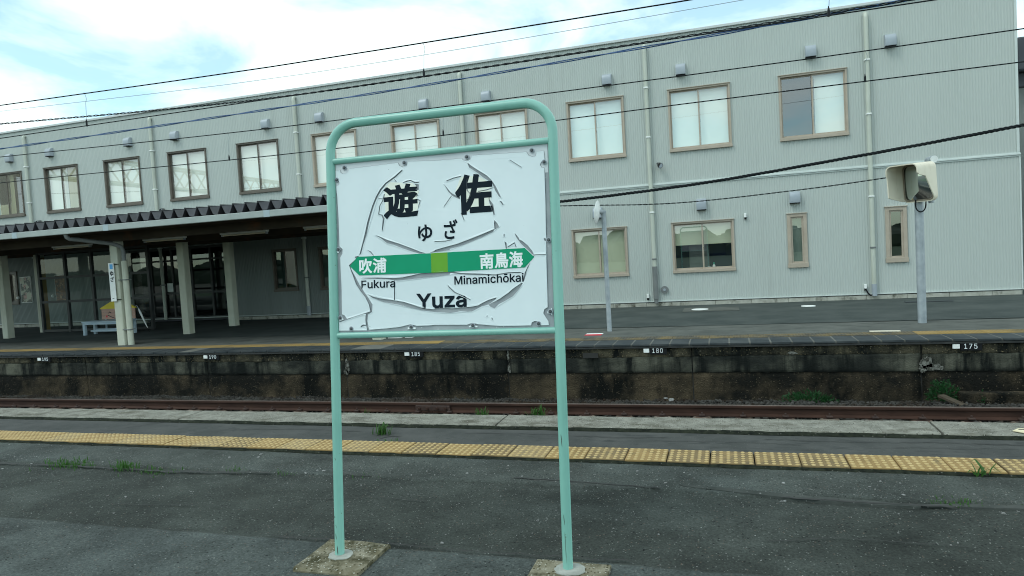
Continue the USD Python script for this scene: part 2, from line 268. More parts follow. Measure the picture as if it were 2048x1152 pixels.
M['gutterjoint'] = look('gutter_joint', (.33, .40, .43), (.36, .43, .46), 3, .5)
M['column'] = look('column_cream', (.42, .43, .34), (.50, .51, .42), 1.6, .6, grime=((.30, .30, .22), 2, .5, .75, (2, 2, .4)))
M['columnrust'] = look('column_ochre', (.24, .15, .04), (.30, .20, .06), 2, .7)
M['darkframe'] = look('door_frame', (.02, .022, .022), (.03, .032, .032), 4, .5)
M['benchblue'] = look('bench_pale_blue', (.33, .42, .48), (.40, .49, .55), 4, .55)
M['plank'] = look('bench_pink_plank', (.42, .25, .19), (.48, .29, .22), 6, .6, stretch=(1, 1, 6))
M['yellowroof'] = look('bench_yellow', (.62, .47, .015), (.68, .52, .02), 4, .5)
M['red'] = look('red_paint', (.5, .04, .06), (.58, .06, .08), 6, .6)
M['blue'] = look('sky_blue', (.08, .36, .70), (.09, .38, .72), 4, .5)
M['hood'] = look('hood_cream', (.66, .60, .47), (.72, .66, .53), 3, .45, grime=((.50, .42, .30), 5, .55, .8, (1, 1, .4)))
M['mirror'] = look('mirror_glass', (.55, .62, .62), (.58, .64, .64), 1, .06, metal=1.0)
M['rim'] = look('mirror_rim', (.22, .18, .13), (.28, .23, .17), 8, .6)
M['wire'] = look('wire_dark', (.008, .011, .012), (.014, .018, .02), 6, .6, spec=.15)
M['wirepale'] = look('wire_pale', (.20, .24, .25), (.24, .28, .29), 6, .5)
M['wireblue'] = look('wire_blue', (.012, .05, .14), (.02, .08, .2), 1, .5)
M['weed'] = leaf_look('weed_leaf', (.036, .098, .018), (.078, .155, .03))
M['weeddark'] = leaf_look('weed_dark', (.010, .050, .012), (.026, .095, .024))
M['woods'] = look('woods_leaf', (.016, .036, .020), (.035, .065, .028), .15, .9, island=.4)
M['field'] = look('field_grass', (.025, .055, .018), (.04, .075, .028), .1, .9)
M['ground'] = look('ground_dirt', (.07, .07, .055), (.11, .105, .08), .8, .95)
M['wood'] = look('old_board', (.05, .04, .028), (.08, .065, .048), 14, .95, stretch=(.2, 1, 1), spec=.15)
M['housewall'] = look('house_wall', (.40, .42, .41), (.46, .48, .47), 1, .7)
M['houseroof'] = look('house_roof', (.035, .04, .05), (.05, .055, .065), 2, .6)
M['teal'] = look('bottle_teal', (.03, .30, .24), (.03, .3, .24), 4, .4)
M['poster_a'] = look('poster_print', (.45, .46, .36), (.10, .11, .09), 4.2, .5, contrast=(.47, .53), detail=3.0, grime=((.50, .30, .26), 5.0, .56, .6, (1, 1, 1)))
M['poster_b'] = look('poster_brown', (.22, .09, .03), (.05, .03, .02), 6, .5, contrast=(.4, .6), stretch=(1, 1, 2), grime=((.40, .24, .12), 7.0, .58, .64, (1, 1, 1)))
# ---------------------------------------------------------------- outlines on the name board (0.1 mm) and letter shapes
LETTERS = [('ink','遊',[[[3110,19593,3281,19731,3361,19731,3584,19568,3584,19596,3861,19598,3789,19792,4065,19828,4159,19598,4334,19596,4427,19860,4692,19804,4639,19651,5059,19650,5059,19407,4532,19407,4511,19373,4913,19381,5068,19275,4921,19102,4802,19013,4803,18985,5069,18983,5069,18750,4801,18750,4791,18390,4704,18341,5100,18369,5025,18095,4526,18075,4155,18075,3955,18094,3720,18171,3553,18276,3478,18236,3288,18020,3119,18205,3119,18272,3263,18402,3396,18484,3396,18953,3129,18958,3129,19209,3673,19209,3673,18662,3734,18824,3762,18987,3762,19349,3648,19353,3549,19281,3475,19281,3287,19467],[4378,18327,4312,18521,4265,18377,4195,18327],[3866,18383,3851,18445,3815,18412],[3909,18552,4041,18545,4078,19046,4030,19046,4009,18838,3946,18619],[4316,18550,4534,18555,4534,18746,4337,18750],[4342,18984,4533,18985,4535,19118,4565,19135,4345,19138],[4220,19290,4163,19332,4179,19352,4036,19353,4035,19291]]]),('ink','佐',[[[7170,19138,7360,19358,7482,19538,7654,19872,7717,20060,8008,19972,7871,19615,8139,19616,8213,20041,8516,19998,8450,19616,9200,19615,9200,19303,8391,19302,8336,19074,9151,19074,9151,18762,8749,18758,8748,18342,9190,18333,9190,18022,7953,18022,7953,18261,7922,18214,7816,18130,7786,18163,7786,17960,7491,17960,7491,19008,7369,18879,7277,18928],[7786,19303,7786,18587,7930,18854,8076,19303],[8001,18334,8444,18340,8443,18758,8226,18761,8110,18501]]]),('ink','ゆ',[[[5040,17145,5045,17279,5072,17529,5196,17514,5158,17320,5155,17252,5176,17289,5264,17376,5371,17437,5434,17455,5409,17600,5528,17600,5550,17466,5645,17453,5739,17406,5808,17326,5840,17236,5835,17103,5814,17039,5776,16981,5723,16933,5660,16902,5567,16881,5500,16881,5458,16810,5362,16720,5333,16720,5242,16783,5344,16857,5385,16912,5306,16960,5260,17011,5231,17057,5231,17084,5281,17145,5312,17145,5346,17080,5378,17044,5429,17015,5452,17155,5447,17346,5412,17341,5346,17309,5238,17205,5186,17111,5172,17065,5168,16994,5183,16923,5171,16898,5102,16886,5072,16896,5050,17011],[5565,17159,5542,16996,5614,17007,5668,17039,5700,17074,5727,17147,5722,17235,5686,17303,5620,17346,5565,17360,5556,17359]]]),('ink','ざ',[[[7107,17701,7107,17737,7176,17770,7246,17636,7260,17585,7223,17559,7182,17550]],[[6506,17385,6500,17512,6646,17494,6846,17494,6799,17669,6859,17685,6911,17685,6949,17508,7067,17537,7006,17663,7006,17695,7080,17727,7165,17553,7151,17539,7156,17435,7053,17404,6981,17394,7035,17263,7116,17127,7072,17052,6829,17082,6836,17193,6963,17181,6880,17376,6548,17377]],[[6527,16954,6532,17057,6573,17189,6679,17165,6633,17029,6633,16975,6658,16923,6715,16888,6804,16872,6935,16878,7063,16902,7063,16774,6906,16750,6768,16750,6686,16767,6643,16784,6582,16829,6552,16872]]]),('white','吹',[[[1783,15248,1796,15274,1851,15301,1903,15340,1960,15402,1997,15472,2020,15576,2020,15714,2119,15714,2119,15577,2149,15472,2205,15371,2254,15320,2294,15294,2326,15284,2340,15254,2305,15221,2293,15194,2263,15194,2201,15231,2122,15316,2076,15407,2036,15332,1986,15277,1860,15190,1834,15190]],[[1590,15905,1846,15905,1846,15667,1903,15788,1926,15863,1949,15980,2047,15967,2031,15871,2018,15836,2280,15836,2331,15816,2307,15708,2252,15563,2174,15590,2174,15624,2208,15734,1988,15734,1939,15623,1891,15552,1846,15581,1846,15389,1686,15389,1684,15324,1590,15324],[1688,15804,1685,15492,1750,15491,1751,15807]]]),('white','浦',[[[2436,15896,2479,15964,2504,15964,2630,15892,2654,15874,2654,15862,2855,15862,2856,15976,2945,15976,2947,15862,3045,15863,2961,15909,2961,15934,3007,15980,3148,15900,3148,15875,3134,15863,3180,15861,3180,15773,2946,15769,2947,15728,3140,15728,3140,15238,3118,15205,3073,15190,2974,15190,2953,15248,2953,15276,3050,15276,3049,15365,2946,15364,2945,15190,2856,15190,2855,15364,2754,15365,2750,15190,2662,15190,2662,15728,2854,15728,2856,15770,2621,15773,2621,15812,2604,15791,2514,15856],[2945,15454,3049,15451,3050,15502,2947,15503],[2945,15592,3049,15590,3050,15636,2946,15637],[2751,15454,2855,15451,2855,15502,2752,15503],[2751,15592,2855,15590,2855,15636,2752,15637]],[[2424,15243,2432,15274,2501,15387,2570,15536,2594,15536,2645,15495,2645,15471,2534,15247,2500,15196]],[[2400,15676,2436,15737,2460,15745,2605,15670,2620,15640,2568,15575,2486,15632]]]),('white','南',[[[8420,15727,8420,15818,8733,15818,8733,15900,8826,15900,8829,15818,9140,15818,9140,15727,8827,15724,8829,15674,9101,15669,9101,15181,9086,15134,9026,15110,8898,15110,8897,15137,8882,15168,8882,15196,9007,15196,9006,15582,8946,15583,8899,15486,8983,15484,8983,15402,8825,15402,8823,15355,9000,15353,8994,15266,8824,15266,8818,15121,8733,15128,8732,15266,8565,15266,8565,15353,8733,15355,8732,15402,8580,15402,8580,15484,8660,15486,8622,15560,8629,15583,8556,15583,8553,15110,8463,15110,8463,15674,8731,15674,8733,15724],[8706,15583,8752,15485,8810,15484,8855,15583]]]),('white','鳥',[[[9210,15149,9210,15173,9250,15223,9275,15277,9294,15346,9311,15340,9311,15829,9498,15830,9523,15900,9620,15888,9593,15830,9815,15830,9815,15545,9400,15545,9399,15523,9920,15521,9920,15443,9400,15443,9399,15418,9899,15415,9882,15213,9870,15164,9847,15129,9794,15110,9695,15115,9669,15191,9775,15191,9787,15197,9804,15254,9808,15337,9706,15338,9750,15263,9762,15218,9695,15191,9659,15270,9633,15306,9641,15335,9651,15338,9318,15338,9367,15320,9340,15218,9305,15149,9273,15115],[9399,15727,9728,15724,9728,15750,9400,15752],[9399,15625,9726,15622,9728,15648,9400,15651]],[[9512,15305,9529,15324,9584,15336,9619,15236,9629,15175,9551,15155,9541,15225]],[[9389,15302,9406,15321,9466,15327,9484,15242,9489,15149,9410,15136,9405,15231]]]),('white','海',[[[10002,15160,10002,15186,10109,15461,10129,15461,10158,15436,10158,15507,10236,15507,10246,15629,10217,15582,10150,15629,10150,15653,10193,15709,10222,15762,10254,15841,10277,15920,10362,15901,10339,15824,10672,15820,10672,15731,10302,15731,10280,15685,10639,15685,10632,15509,10690,15507,10690,15420,10627,15414,10621,15319,10668,15316,10668,15229,10610,15228,10588,15151,10552,15120,10506,15110,10416,15115,10392,15204,10507,15199,10524,15227,10196,15228,10222,15412,10172,15414,10172,15394,10074,15123,10049,15123],[10448,15593,10501,15531,10501,15508,10549,15509,10551,15595],[10432,15411,10485,15347,10492,15318,10538,15317,10544,15413],[10327,15595,10320,15508,10424,15510,10359,15578,10364,15596],[10305,15413,10295,15318,10409,15320,10342,15394,10342,15414]],[[10009,15840,10054,15905,10076,15905,10177,15843,10206,15815,10206,15793,10159,15734,10096,15788]],[[9980,15591,9980,15615,10021,15668,10122,15606,10166,15561,10124,15495,10104,15495,10073,15527]]]),('ink','Fukura',[[[3362,14453,3362,14493,3369,14515,3380,14532,3405,14551,3458,14569,3575,14583,3584,14591,3584,14611,3576,14628,3562,14641,3539,14648,3485,14643,3461,14630,3439,14601,3375,14619,3375,14640,3406,14677,3454,14702,3504,14711,3537,14711,3594,14699,3632,14674,3653,14643,3660,14615,3660,14379,3587,14379,3587,14408,3568,14389,3540,14376,3512,14370,3449,14373,3414,14385,3383,14410],[3442,14490,3442,14454,3457,14440,3480,14433,3520,14433,3549,14443,3570,14459,3581,14476,3583,14526,3463,14507]],[[3144,14708,3216,14708,3216,14677,3256,14704,3282,14711,3340,14711,3340,14643,3268,14642,3243,14630,3223,14604,3220,14379,3144,14379]],[[2770,14477,2770,14708,2846,14708,2846,14487,2858,14461,2880,14443,2897,14438,2943,14441,2960,14449,2977,14464,2992,14499,2992,14708,3068,14708,3068,14379,2995,14379,2993,14416,2972,14395,2920,14376,2873,14376,2845,14382,2815,14397,2797,14413,2780,14441]],[[2421,14810,2497,14810,2499,14580,2636,14708,2726,14708,2728,14704,2580,14562,2729,14396,2729,14379,2645,14379,2522,14517,2497,14498,2497,14379,2421,14379]],[[2047,14477,2047,14708,2124,14708,2124,14487,2135,14461,2158,14443,2175,14438,2221,14441,2237,14449,2254,14464,2269,14499,2269,14708,2345,14708,2345,14379,2273,14379,2271,14416,2250,14395,2198,14376,2151,14376,2123,14382,2092,14397,2075,14413,2058,14441]],[[1680,14810,1978,14810,1978,14748,1759,14746,1760,14620,1959,14620,1959,14557,1760,14557,1759,14379,1680,14379]]]),('ink','Minamichōkai',[[[10607,14755,10610,14788,10640,14810,10677,14806,10700,14781,10696,14747,10666,14726,10629,14729]],[[10616,14695,10688,14695,10688,14368,10616,14368]],[[10275,14483,10291,14521,10333,14549,10396,14564,10460,14569,10477,14578,10477,14598,10469,14615,10457,14626,10437,14634,10388,14629,10368,14616,10346,14587,10286,14606,10286,14627,10328,14674,10384,14695,10436,14698,10494,14683,10514,14670,10534,14648,10549,14603,10549,14368,10480,14368,10480,14395,10464,14379,10429,14363,10370,14360,10336,14369,10313,14382,10287,14409,10275,14444],[10347,14451,10363,14432,10384,14424,10420,14424,10446,14434,10464,14450,10474,14466,10476,14513,10369,14494,10350,14478]],[[9974,14796,10046,14796,10047,14571,10170,14695,10256,14695,10258,14691,10122,14550,10257,14387,10257,14368,10179,14368,10067,14504,10046,14486,10046,14368,9974,14368]],[[9612,14503,9615,14576,9634,14626,9674,14671,9714,14692,9743,14698,9789,14698,9826,14689,9860,14671,9885,14647,9910,14605,9922,14549,9919,14488,9910,14455,9885,14414,9860,14390,9826,14372,9789,14363,9743,14363,9693,14378,9674,14390,9634,14434,9622,14462],[9688,14505,9699,14465,9714,14445,9733,14432,9748,14427,9783,14427,9810,14437,9831,14458,9849,14512,9847,14564,9833,14598,9809,14624,9784,14634,9751,14634,9725,14624,9698,14595,9688,14568]],[[9679,14798,9855,14799,9855,14740,9679,14740]],[[9286,14796,9358,14796,9359,14665,9377,14683,9421,14698,9465,14698,9490,14692,9519,14676,9542,14652,9554,14624,9560,14591,9560,14368,9488,14368,9488,14584,9475,14615,9457,14629,9443,14634,9401,14631,9387,14624,9368,14606,9358,14578,9358,14368,9286,14368]],[[8942,14503,8942,14558,8957,14614,8976,14644,9003,14671,9029,14686,9072,14698,9118,14698,9146,14692,9190,14671,9227,14626,9235,14607,9228,14593,9169,14579,9154,14609,9133,14626,9113,14634,9077,14634,9041,14613,9028,14596,9017,14567,9014,14507,9019,14484,9033,14458,9057,14434,9077,14427,9128,14432,9157,14455,9168,14485,9235,14466,9230,14442,9211,14411,9180,14384,9155,14372,9118,14363,9072,14363,9044,14369,9006,14387,8963,14434,8951,14462]],[[8805,14755,8809,14788,8839,14810,8876,14806,8899,14781,8895,14747,8865,14726,8828,14729]],[[8814,14368,8814,14695,8887,14695,8887,14368]],[[8308,14695,8377,14695,8379,14665,8390,14679,8419,14695,8470,14701,8503,14691,8529,14669,8539,14653,8555,14674,8605,14698,8668,14698,8713,14676,8742,14633,8748,14603,8748,14368,8676,14368,8676,14598,8661,14624,8632,14637,8594,14632,8573,14614,8566,14600,8563,14368,8491,14368,8491,14601,8474,14626,8450,14637,8429,14636,8409,14629,8386,14604,8381,14589,8381,14368,8308,14368]],[[7967,14443,7967,14483,7974,14505,7984,14521,8007,14540,8056,14558,8162,14572,8170,14580,8170,14598,8162,14615,8150,14626,8130,14634,8081,14629,8060,14616,8039,14587,7979,14606,7979,14627,8008,14665,8052,14689,8098,14698,8129,14698,8181,14686,8216,14661,8236,14630,8242,14603,8242,14368,8173,14368,8173,14396,8157,14379,8131,14366,8106,14360,8047,14363,8015,14375,7986,14400],[8043,14479,8043,14445,8056,14432,8077,14424,8112,14424,8139,14434,8157,14450,8167,14466,8169,14513,8061,14494]],[[7646,14695,7715,14695,7717,14662,7728,14676,7757,14692,7782,14698,7823,14698,7874,14679,7893,14661,7912,14627,7918,14597,7918,14368,7846,14368,7846,14587,7835,14612,7820,14626,7800,14634,7762,14631,7747,14624,7729,14606,7719,14578,7719,14368,7646,14368]],[[7496,14755,7499,14788,7529,14810,7566,14806,7589,14781,7585,14747,7555,14726,7518,14729]],[[7505,14695,7577,14695,7577,14368,7505,14368]],[[6990,14796,7085,14796,7195,14527,7213,14467,7236,14543,7337,14796,7432,14796,7432,14368,7360,14368,7358,14662,7241,14368,7178,14372,7063,14662,7062,14368,6990,14368]]]),('ink','Yuza',[[[7039,13338,7039,13412,7054,13455,7077,13487,7127,13523,7232,13556,7453,13587,7440,13637,7383,13666,7293,13658,7255,13637,7207,13581,7063,13619,7063,13671,7128,13743,7222,13788,7319,13804,7386,13804,7497,13782,7574,13736,7616,13677,7630,13624,7630,13195,7459,13195,7459,13223,7394,13192,7338,13180,7215,13185,7145,13209,7081,13257],[7223,13397,7223,13348,7244,13330,7280,13319,7348,13319,7396,13335,7430,13359,7447,13385,7450,13450,7253,13419]],[[6407,13195,6407,13304,6726,13652,6419,13656,6419,13799,6974,13799,6974,13685,6667,13342,6986,13338,6986,13195]],[[5728,13380,5728,13799,5905,13799,5906,13402,5925,13363,5986,13329,6064,13334,6089,13344,6117,13367,6142,13422,6142,13799,6319,13799,6319,13195,6149,13195,6147,13238,6097,13207,6029,13190,5937,13190,5880,13202,5819,13231,5782,13261,5748,13313]],[[5179,13516,4840,13978,5040,13978,5065,13957,5270,13668,5489,13972,5699,13980,5362,13516,5362,13195,5179,13195]]]),('col','ゆ',[[[0,483,6,634,36,921,185,903,142,680,140,626,251,747,371,817,437,835,409,1000,552,1000,576,849,679,834,786,780,864,690,900,587,894,435,870,362,828,295,768,241,696,205,592,181,519,181,474,104,365,0,330,0,220,76,339,164,380,219,298,271,245,330,213,382,213,416,271,489,311,489,351,413,385,373,434,344,458,494,453,703,420,698,349,662,230,548,173,443,158,393,153,314,170,233,155,201,74,186,36,199,11,332],[595,499,570,321,641,333,700,368,734,407,763,486,758,583,719,657,648,704,589,719]]]),('col','ざ',[[[710,925,710,965,797,1000,882,866,900,813,853,784,800,775]],[[8,617,0,750,177,731,403,732,348,899,425,917,490,917,534,746,662,771,592,888,592,924,685,958,790,782,771,767,778,665,653,634,576,625,635,505,731,371,676,292,385,322,394,440,538,429,447,607,61,608]],[[32,202,38,304,88,436,222,411,166,274,166,225,193,177,259,144,361,129,514,134,669,159,669,24,481,0,318,0,221,16,170,33,98,78,61,121]]])]
CRACKS = [[4228,20609,4074,20496,3766,20266,3252,19981,2939,19678,2673,19277,2455,18823,2262,18320,2122,17907,1961,17296,1611,16179,1716,16277,1858,16739,2079,17289,2224,17867,2364,18313,2531,18771,2747,19215,3013,19616,3311,19920,3814,20206,4097,20429,4266,20550],[1584,16158,1350,16123,1399,16003,1176,15826,974,15671,1169,15191,1362,14665,1610,14280,1908,13894,2102,13514,2184,13139,292,12643,328,12604,791,12737,1210,12875,1729,13004,1935,13030,1891,12915,1874,12682,1907,12402,1971,12130,2089,12127,2043,12305,1985,12633,2036,12980,2270,13113,2306,13507,2061,13888,1814,14225,1567,14610,1312,15090,1113,15429,1056,15620,1238,15809,1440,15978],[1583,12355,1714,12444,1867,12436,1927,12364,1763,12368,1618,12316],[2066,14038,2369,13914,2823,13800,3575,13679,4170,13566,4709,13387,5097,13236,5340,13174,5859,13129,6820,13106,6814,12922,5854,12989,5142,13098,4557,13254,3818,13445,2969,13613,2366,13840],[5863,13227,6822,13145,7631,13176,7867,13191,8244,13245,8529,13391,8812,13514,9241,13618,9202,13535,8805,13283,8429,13194,7906,12957,7671,12942,7293,12986,6720,12914,5856,13019],[1732,14963,2703,14934,3609,14856,4109,14875,4855,14997,5642,15088,6752,15050,6748,14901,6071,14841,5095,14794,4105,14737,3755,14720,3105,14841,2090,14910],[5921,15105,6731,15094,7356,14952,8298,14881,9225,14793,9918,14872,10509,14862,10608,14826,9962,14821,9223,14736,8296,14818,7354,14889,6833,14990,6397,14883,5912,14837],[2589,17212,2766,17154,3266,16915,3913,16691,4650,16395,5137,16184,5429,16090,5085,16091,4646,16234,4154,16418,3660,16631,3261,16747,2914,17029],[5683,16108,6114,16221,6792,16320,6788,16189,6208,16130],[5955,16224,6442,16329,7166,16469,7885,16675,8598,16901,9257,17128,9169,16982,8640,16764,8118,16589,7545,16397,7161,16306,6583,16207,5953,16151],[3601,14754,3651,14752,3625,13701,3580,13702],[9110,13401,9414,13545,9883,13836,10117,14025,10581,14313,10643,14280,10434,13995,10105,13656,9639,13409,9359,13286,9122,13073,8894,13169,8813,13270,8993,13361],[11269,15684,11104,15355,10915,15088,10755,14780,10650,14346,10721,14430,10883,14941,11076,15326,11285,15630],[10313,16839,10501,16607,10543,16494,10699,16419,10962,16183,11178,15908,11269,15688,11172,15737,10955,15968,10780,16132,10605,16318,10475,16503,10367,16686],[9765,16452,9863,16370,9876,16077,9821,16080],[9728,16853,9773,16819,9769,16704,9732,16707],[9860,16149,10289,16381,10380,16128,10335,16140,10278,16324,9961,16161],[7909,20650,8149,20443,8472,20212,8930,19903,9155,19659,9377,19328,9549,18957,9652,18708,9566,18759,9369,19087,9218,19457,8969,19657,8695,19859,8467,20059,8190,20263,7996,20402],[9573,18553,9682,18491,9769,18342,9722,18328],[9262,17571,9405,17405,9500,17212,9303,17109,9256,17094,9238,17407],[6584,19643,6918,19206,7105,19055,7434,18893,7440,18784,7054,18972,6822,19218],[6711,19820,7133,19944,7527,19998,7526,19957,7155,19897,6743,19790],[9097,19036,9020,18675,9216,18392,9291,17863,9234,17823,9132,18263,9033,18486,8994,18722],[7836,19859,7884,19855,7846,19577,7873,19213,8032,19020,8008,18995,7816,19217,7790,19582],[8436,19133,8907,19186,9259,19270,9262,19238,8905,19141,8435,19097],[8022,19156,8054,18973,7953,18777,7785,18691,7786,18722,7931,18811,8016,18976],[6960,19011,6988,18991,6567,18471,6539,18487],[10167,20601,10204,20598,10792,20172,10773,20156],[7456,18067,7503,18064,7657,17669,7624,17671],[4283,19935,4509,20000,4709,20016,4977,19878,5175,19885,5173,19834,4951,19825,4707,19969,4508,19944,4287,19897],[4950,19788,5171,19747,5162,19470,5038,19434,4941,19511,5067,19593],[4961,19325,5129,19173,5029,19135,4978,19092,4970,19139,5030,19181],[5025,18996,5243,18888,5109,18529,5090,18540,5198,18868,5024,18960],[3160,19394,3195,19377,3084,19049,2913,18781,2840,18341,3026,18281,3147,18063,3087,17740,3018,17441,2977,17444,3029,17837,3056,18069,2975,18252,2788,18321,2873,18783,3043,19052],[3762,20126,3792,20133,3909,19988,3878,19977],[2773,19222,3127,19130,3126,19106,2772,19194],[6622,14384,6714,14268,7016,13985,7321,13838,7832,13572,7822,13546,7310,13807,6991,13954,6685,14237],[11274,15701,11885,15694,11884,15668,11272,15666],[5969,16688,6550,16677,6935,16722,6934,16695,6548,16641,5968,16656],[2081,16450,2284,16355,2472,16129,2431,16132,2252,16328],[8693,12719,8721,12718,8719,12651,8691,12652],[8944,12600,8985,12577,9001,12488,8964,12511]]
FILM = [300,20895,580,20914,598,20769,716,20688,953,20706,1102,20812,1127,20934,3989,21007,4084,20836,4281,20735,4508,20799,4599,21023,6100,20931,7594,20906,7663,20818,7883,20730,8090,20824,8168,21017,11059,20929,11166,20746,11388,20637,11547,20689,11577,20907,11958,20898,11991,20428,11805,20357,11741,20208,11817,20069,11958,20026,11952,18192,11924,16794,11935,16468,11803,16498,11842,16364,11917,16338,11880,13033,11708,12943,11648,12746,11752,12560,11891,12339,11915,12144,11515,12142,11507,12298,11344,12346,11189,12368,11043,12298,11002,12155,10280,12153,9368,12169,8677,12231,8213,12288,7887,12364,7602,12274,5835,12322,5508,12296,4823,12291,4482,12387,3883,12266,3030,12201,2090,12164,2012,12129,280,12154,292,12624,782,12770,641,12962,476,13043,493,14277,470,15365,453,16114,584,16316,617,16565,427,16732,425,17058,415,18247,367,19442,314,20019,463,20079,519,20194,470,20341,304,20450]
CHIPS = [[4303,12209,4479,12287,4747,12198,4745,12125,4301,12136],[7693,12169,7837,12267,8070,12225,8185,12156,8161,12134,7716,12146],[211,16516,399,16648,366,16389,286,16379],[300,12916,458,12959,557,12744,309,12657],[11850,12817,12099,12982,12095,12615,12023,12703,11869,12730],[11295,12204,11410,12301,11484,12134,11358,12115]]
BOLTS = [[837,21014],[4370,20976],[7878,20964],[11342,20984],[252,20385],[11957,20336],[310,16579],[12111,16400],[368,12850],[12010,12816],[1019,12240],[4509,12242],[7926,12233],[11386,12227]]
CREAM = [[3198,19836,3455,20002,4951,19834,5186,19446,5025,18996,5212,18660,4955,18310,3205,18339,3180,19229],[7516,19967,8369,19941,9106,19565,9114,18399,9151,18128,7505,18109,7485,18971,7207,19265]]
# ================================================================ THE GROUND AND THE NEAR PLATFORM
ground = MB()
for (a, b, c, d) in ((-400, 400, 34, 500), (-400, -60, -500, 34), (60, 400, -500, 34)): ground.box(a, b, c, d, -1.3, -1.0)
struct('ground', ground, M['ground'])
struct('field', MB().box(-60, 60, -500, -4.5, -1.3, -.98), M['field'])
struct('track_bed', MB().box(-60, 60, -4.5, 1.35, -1.3, -.95), M['bed'])

EDGE_N, SLAB0 = 6.19, 5.80           # near platform: far edge, start of the edge slabs
np_body = MB(); np_body.box(-60, 60, 1.35, 6.16, -1.3, -.07)
NP = struct('near_platform', np_body, M['far_asphalt'])
def nz(x, s, k=0): return meshkit.fbm(np.stack([np.asarray(x, float) * s, np.zeros_like(x) + k, np.zeros_like(x) + .5], -1), 4, k)
def bound1(x): return 4.405 + .012 * (x + 2) * .35 + (nz(x, 2.1, 3) - .5) * .10 + (nz(x, 9.0, 5) - .5) * .05
def bound2(x): return 3.315 + (nz(x, .9, 7) - .5) * .06 + (nz(x, 8.0, 9) - .5) * .03
def relief(gx, gy):
    q = np.stack([gx, gy, 0 * gx], -1)
    return (meshkit.fbm(q * 1.3, 3, 1) - .5) * .012 + (meshkit.fbm(q * 14, 3, 2) - .5) * .006 + (meshkit.noise(q * 55, 4) - .5) * .0035
def zones(gx, gy):
    s1 = np.clip((gy - bound1(gx)) / .02 + .5, 0, 1); s2 = np.clip((bound2(gx) - gy) / .03 + .5, 0, 1)
    return s1, s2
def near_z(gx, gy):
    s1, s2 = zones(gx, gy)
    old = -.013 + .001 * 0
    fade = np.clip((gx + 3.2) / .8, .25, 1) * np.clip((.9 - gx) / .6, .35, 1)
    z = old * (1 - s1 * 1.0) + relief(gx, gy) * (1 - .45 * s2) * .8
    return z + .009 * s2
xs = np.unique(np.concatenate([np.linspace(-60, -9.4, 40), np.arange(-9.4, 3.4, .022), np.linspace(3.4, 60, 40)]))
ys = np.concatenate([np.linspace(1.35, 2.5, 12)[:-1], np.arange(2.5, 4.925, .019), [4.925]])
mb = MB().sheet(xs, ys, near_z); v, f = mb.geo()
p = struct('asphalt_surface', mb, M['asphalt'], NP, smooth=True)
s1, s2 = zones(v[:, 0], v[:, 1])
gm = UsdGeom.Mesh(stage.GetPrimAtPath(p))
assert len(gm.GetPointsAttr().Get()) == len(v)
# 0 = front patch, 1 = band by the tiles, 2 = dark old asphalt
zone = np.clip(2 - 1.0 * s1 - 1.75 * s2 - .8 * np.clip((meshkit.fbm(v * [1.2, 3., 1], 4, 21) - .52) * 3, 0, .6), 0, 2)
UsdGeom.PrimvarsAPI(gm).CreatePrimvar('zone', Sdf.ValueTypeNames.FloatArray, 'vertex').Set(Vt.FloatArray.FromNumpy(zone.astype(np.float32)))
xs2 = np.unique(np.concatenate([np.linspace(-60, -10, 30), np.arange(-10, 3.6, .04), np.linspace(3.6, 60, 30)]))
struct('asphalt_strip', MB().sheet(xs2, np.linspace(5.215, 5.83, 18), lambda a, b: .004 + (meshkit.fbm(np.stack([a * 2, b * 4, 0 * a], -1), 3, 6) - .5) * .008 - .008 * np.clip((b - 5.7) / .12, 0, 1)), M['strip'], NP, smooth=True)
# cracks in the strip: thin dark strips that follow the joint
def crack_and_seam_shade(pts, w, z, seed):
    r = np.random.default_rng(seed); P = []
    for a, b in zip(pts[:-1], pts[1:]):
        a, b = np.array(a), np.array(b); k = max(2, int(np.linalg.norm(b - a) / .05))
        for t in np.linspace(0, 1, k, endpoint=False): P.append(a + (b - a) * t + r.normal(0, .006, 2))
    P.append(np.array(pts[-1])); P = np.array(P); t = np.gradient(P, axis=0); t /= np.linalg.norm(t, axis=1)[:, None]; nrm = np.stack([-t[:, 1], t[:, 0]], 1)
    ww = (w * (.4 + r.random(len(P))))[:, None] / 2; ww[0] = ww[-1] = .0004
    v = np.vstack([np.column_stack([P + nrm * ww, np.full(len(P), z)]), np.column_stack([P - nrm * ww, np.full(len(P), z)])]); k = len(P)
    return MB().add(v, [(i, i + 1, k + i + 1, k + i) for i in range(k - 1)])
for i, (pts, w, zc) in enumerate([([(-6.6, 4.30), (-5.2, 4.33), (-4.3, 4.30), (-3.4, 4.38)], .022, .004), ([(-1.5, 4.50), (-1.0, 4.47), (-.45, 4.42)], .012, .006), ([(.25, 4.36), (.75, 4.335), (1.2, 4.33)], .022, .006), ([(-2.9, 3.9), (-2.3, 4.02), (-1.9, 4.0)], .006, -.001), ([(.1, 3.7), (.5, 3.82), (1.1, 3.8)], .006, -.001), ([(-4.2, 3.62), (-3.4, 3.72), (-3.0, 3.66)], .005, -.001), ([(-2.62, 3.33), (-1.9, 3.345), (-1.2, 3.335), (-.5, 3.36)], .012, .003)]):  # first strip paints the shadow edge along the left seam; the rest are cracks
    part('crack_and_seam_shade', crack_and_seam_shade(pts, w, zc, 40 + i), M['gap'], NP)
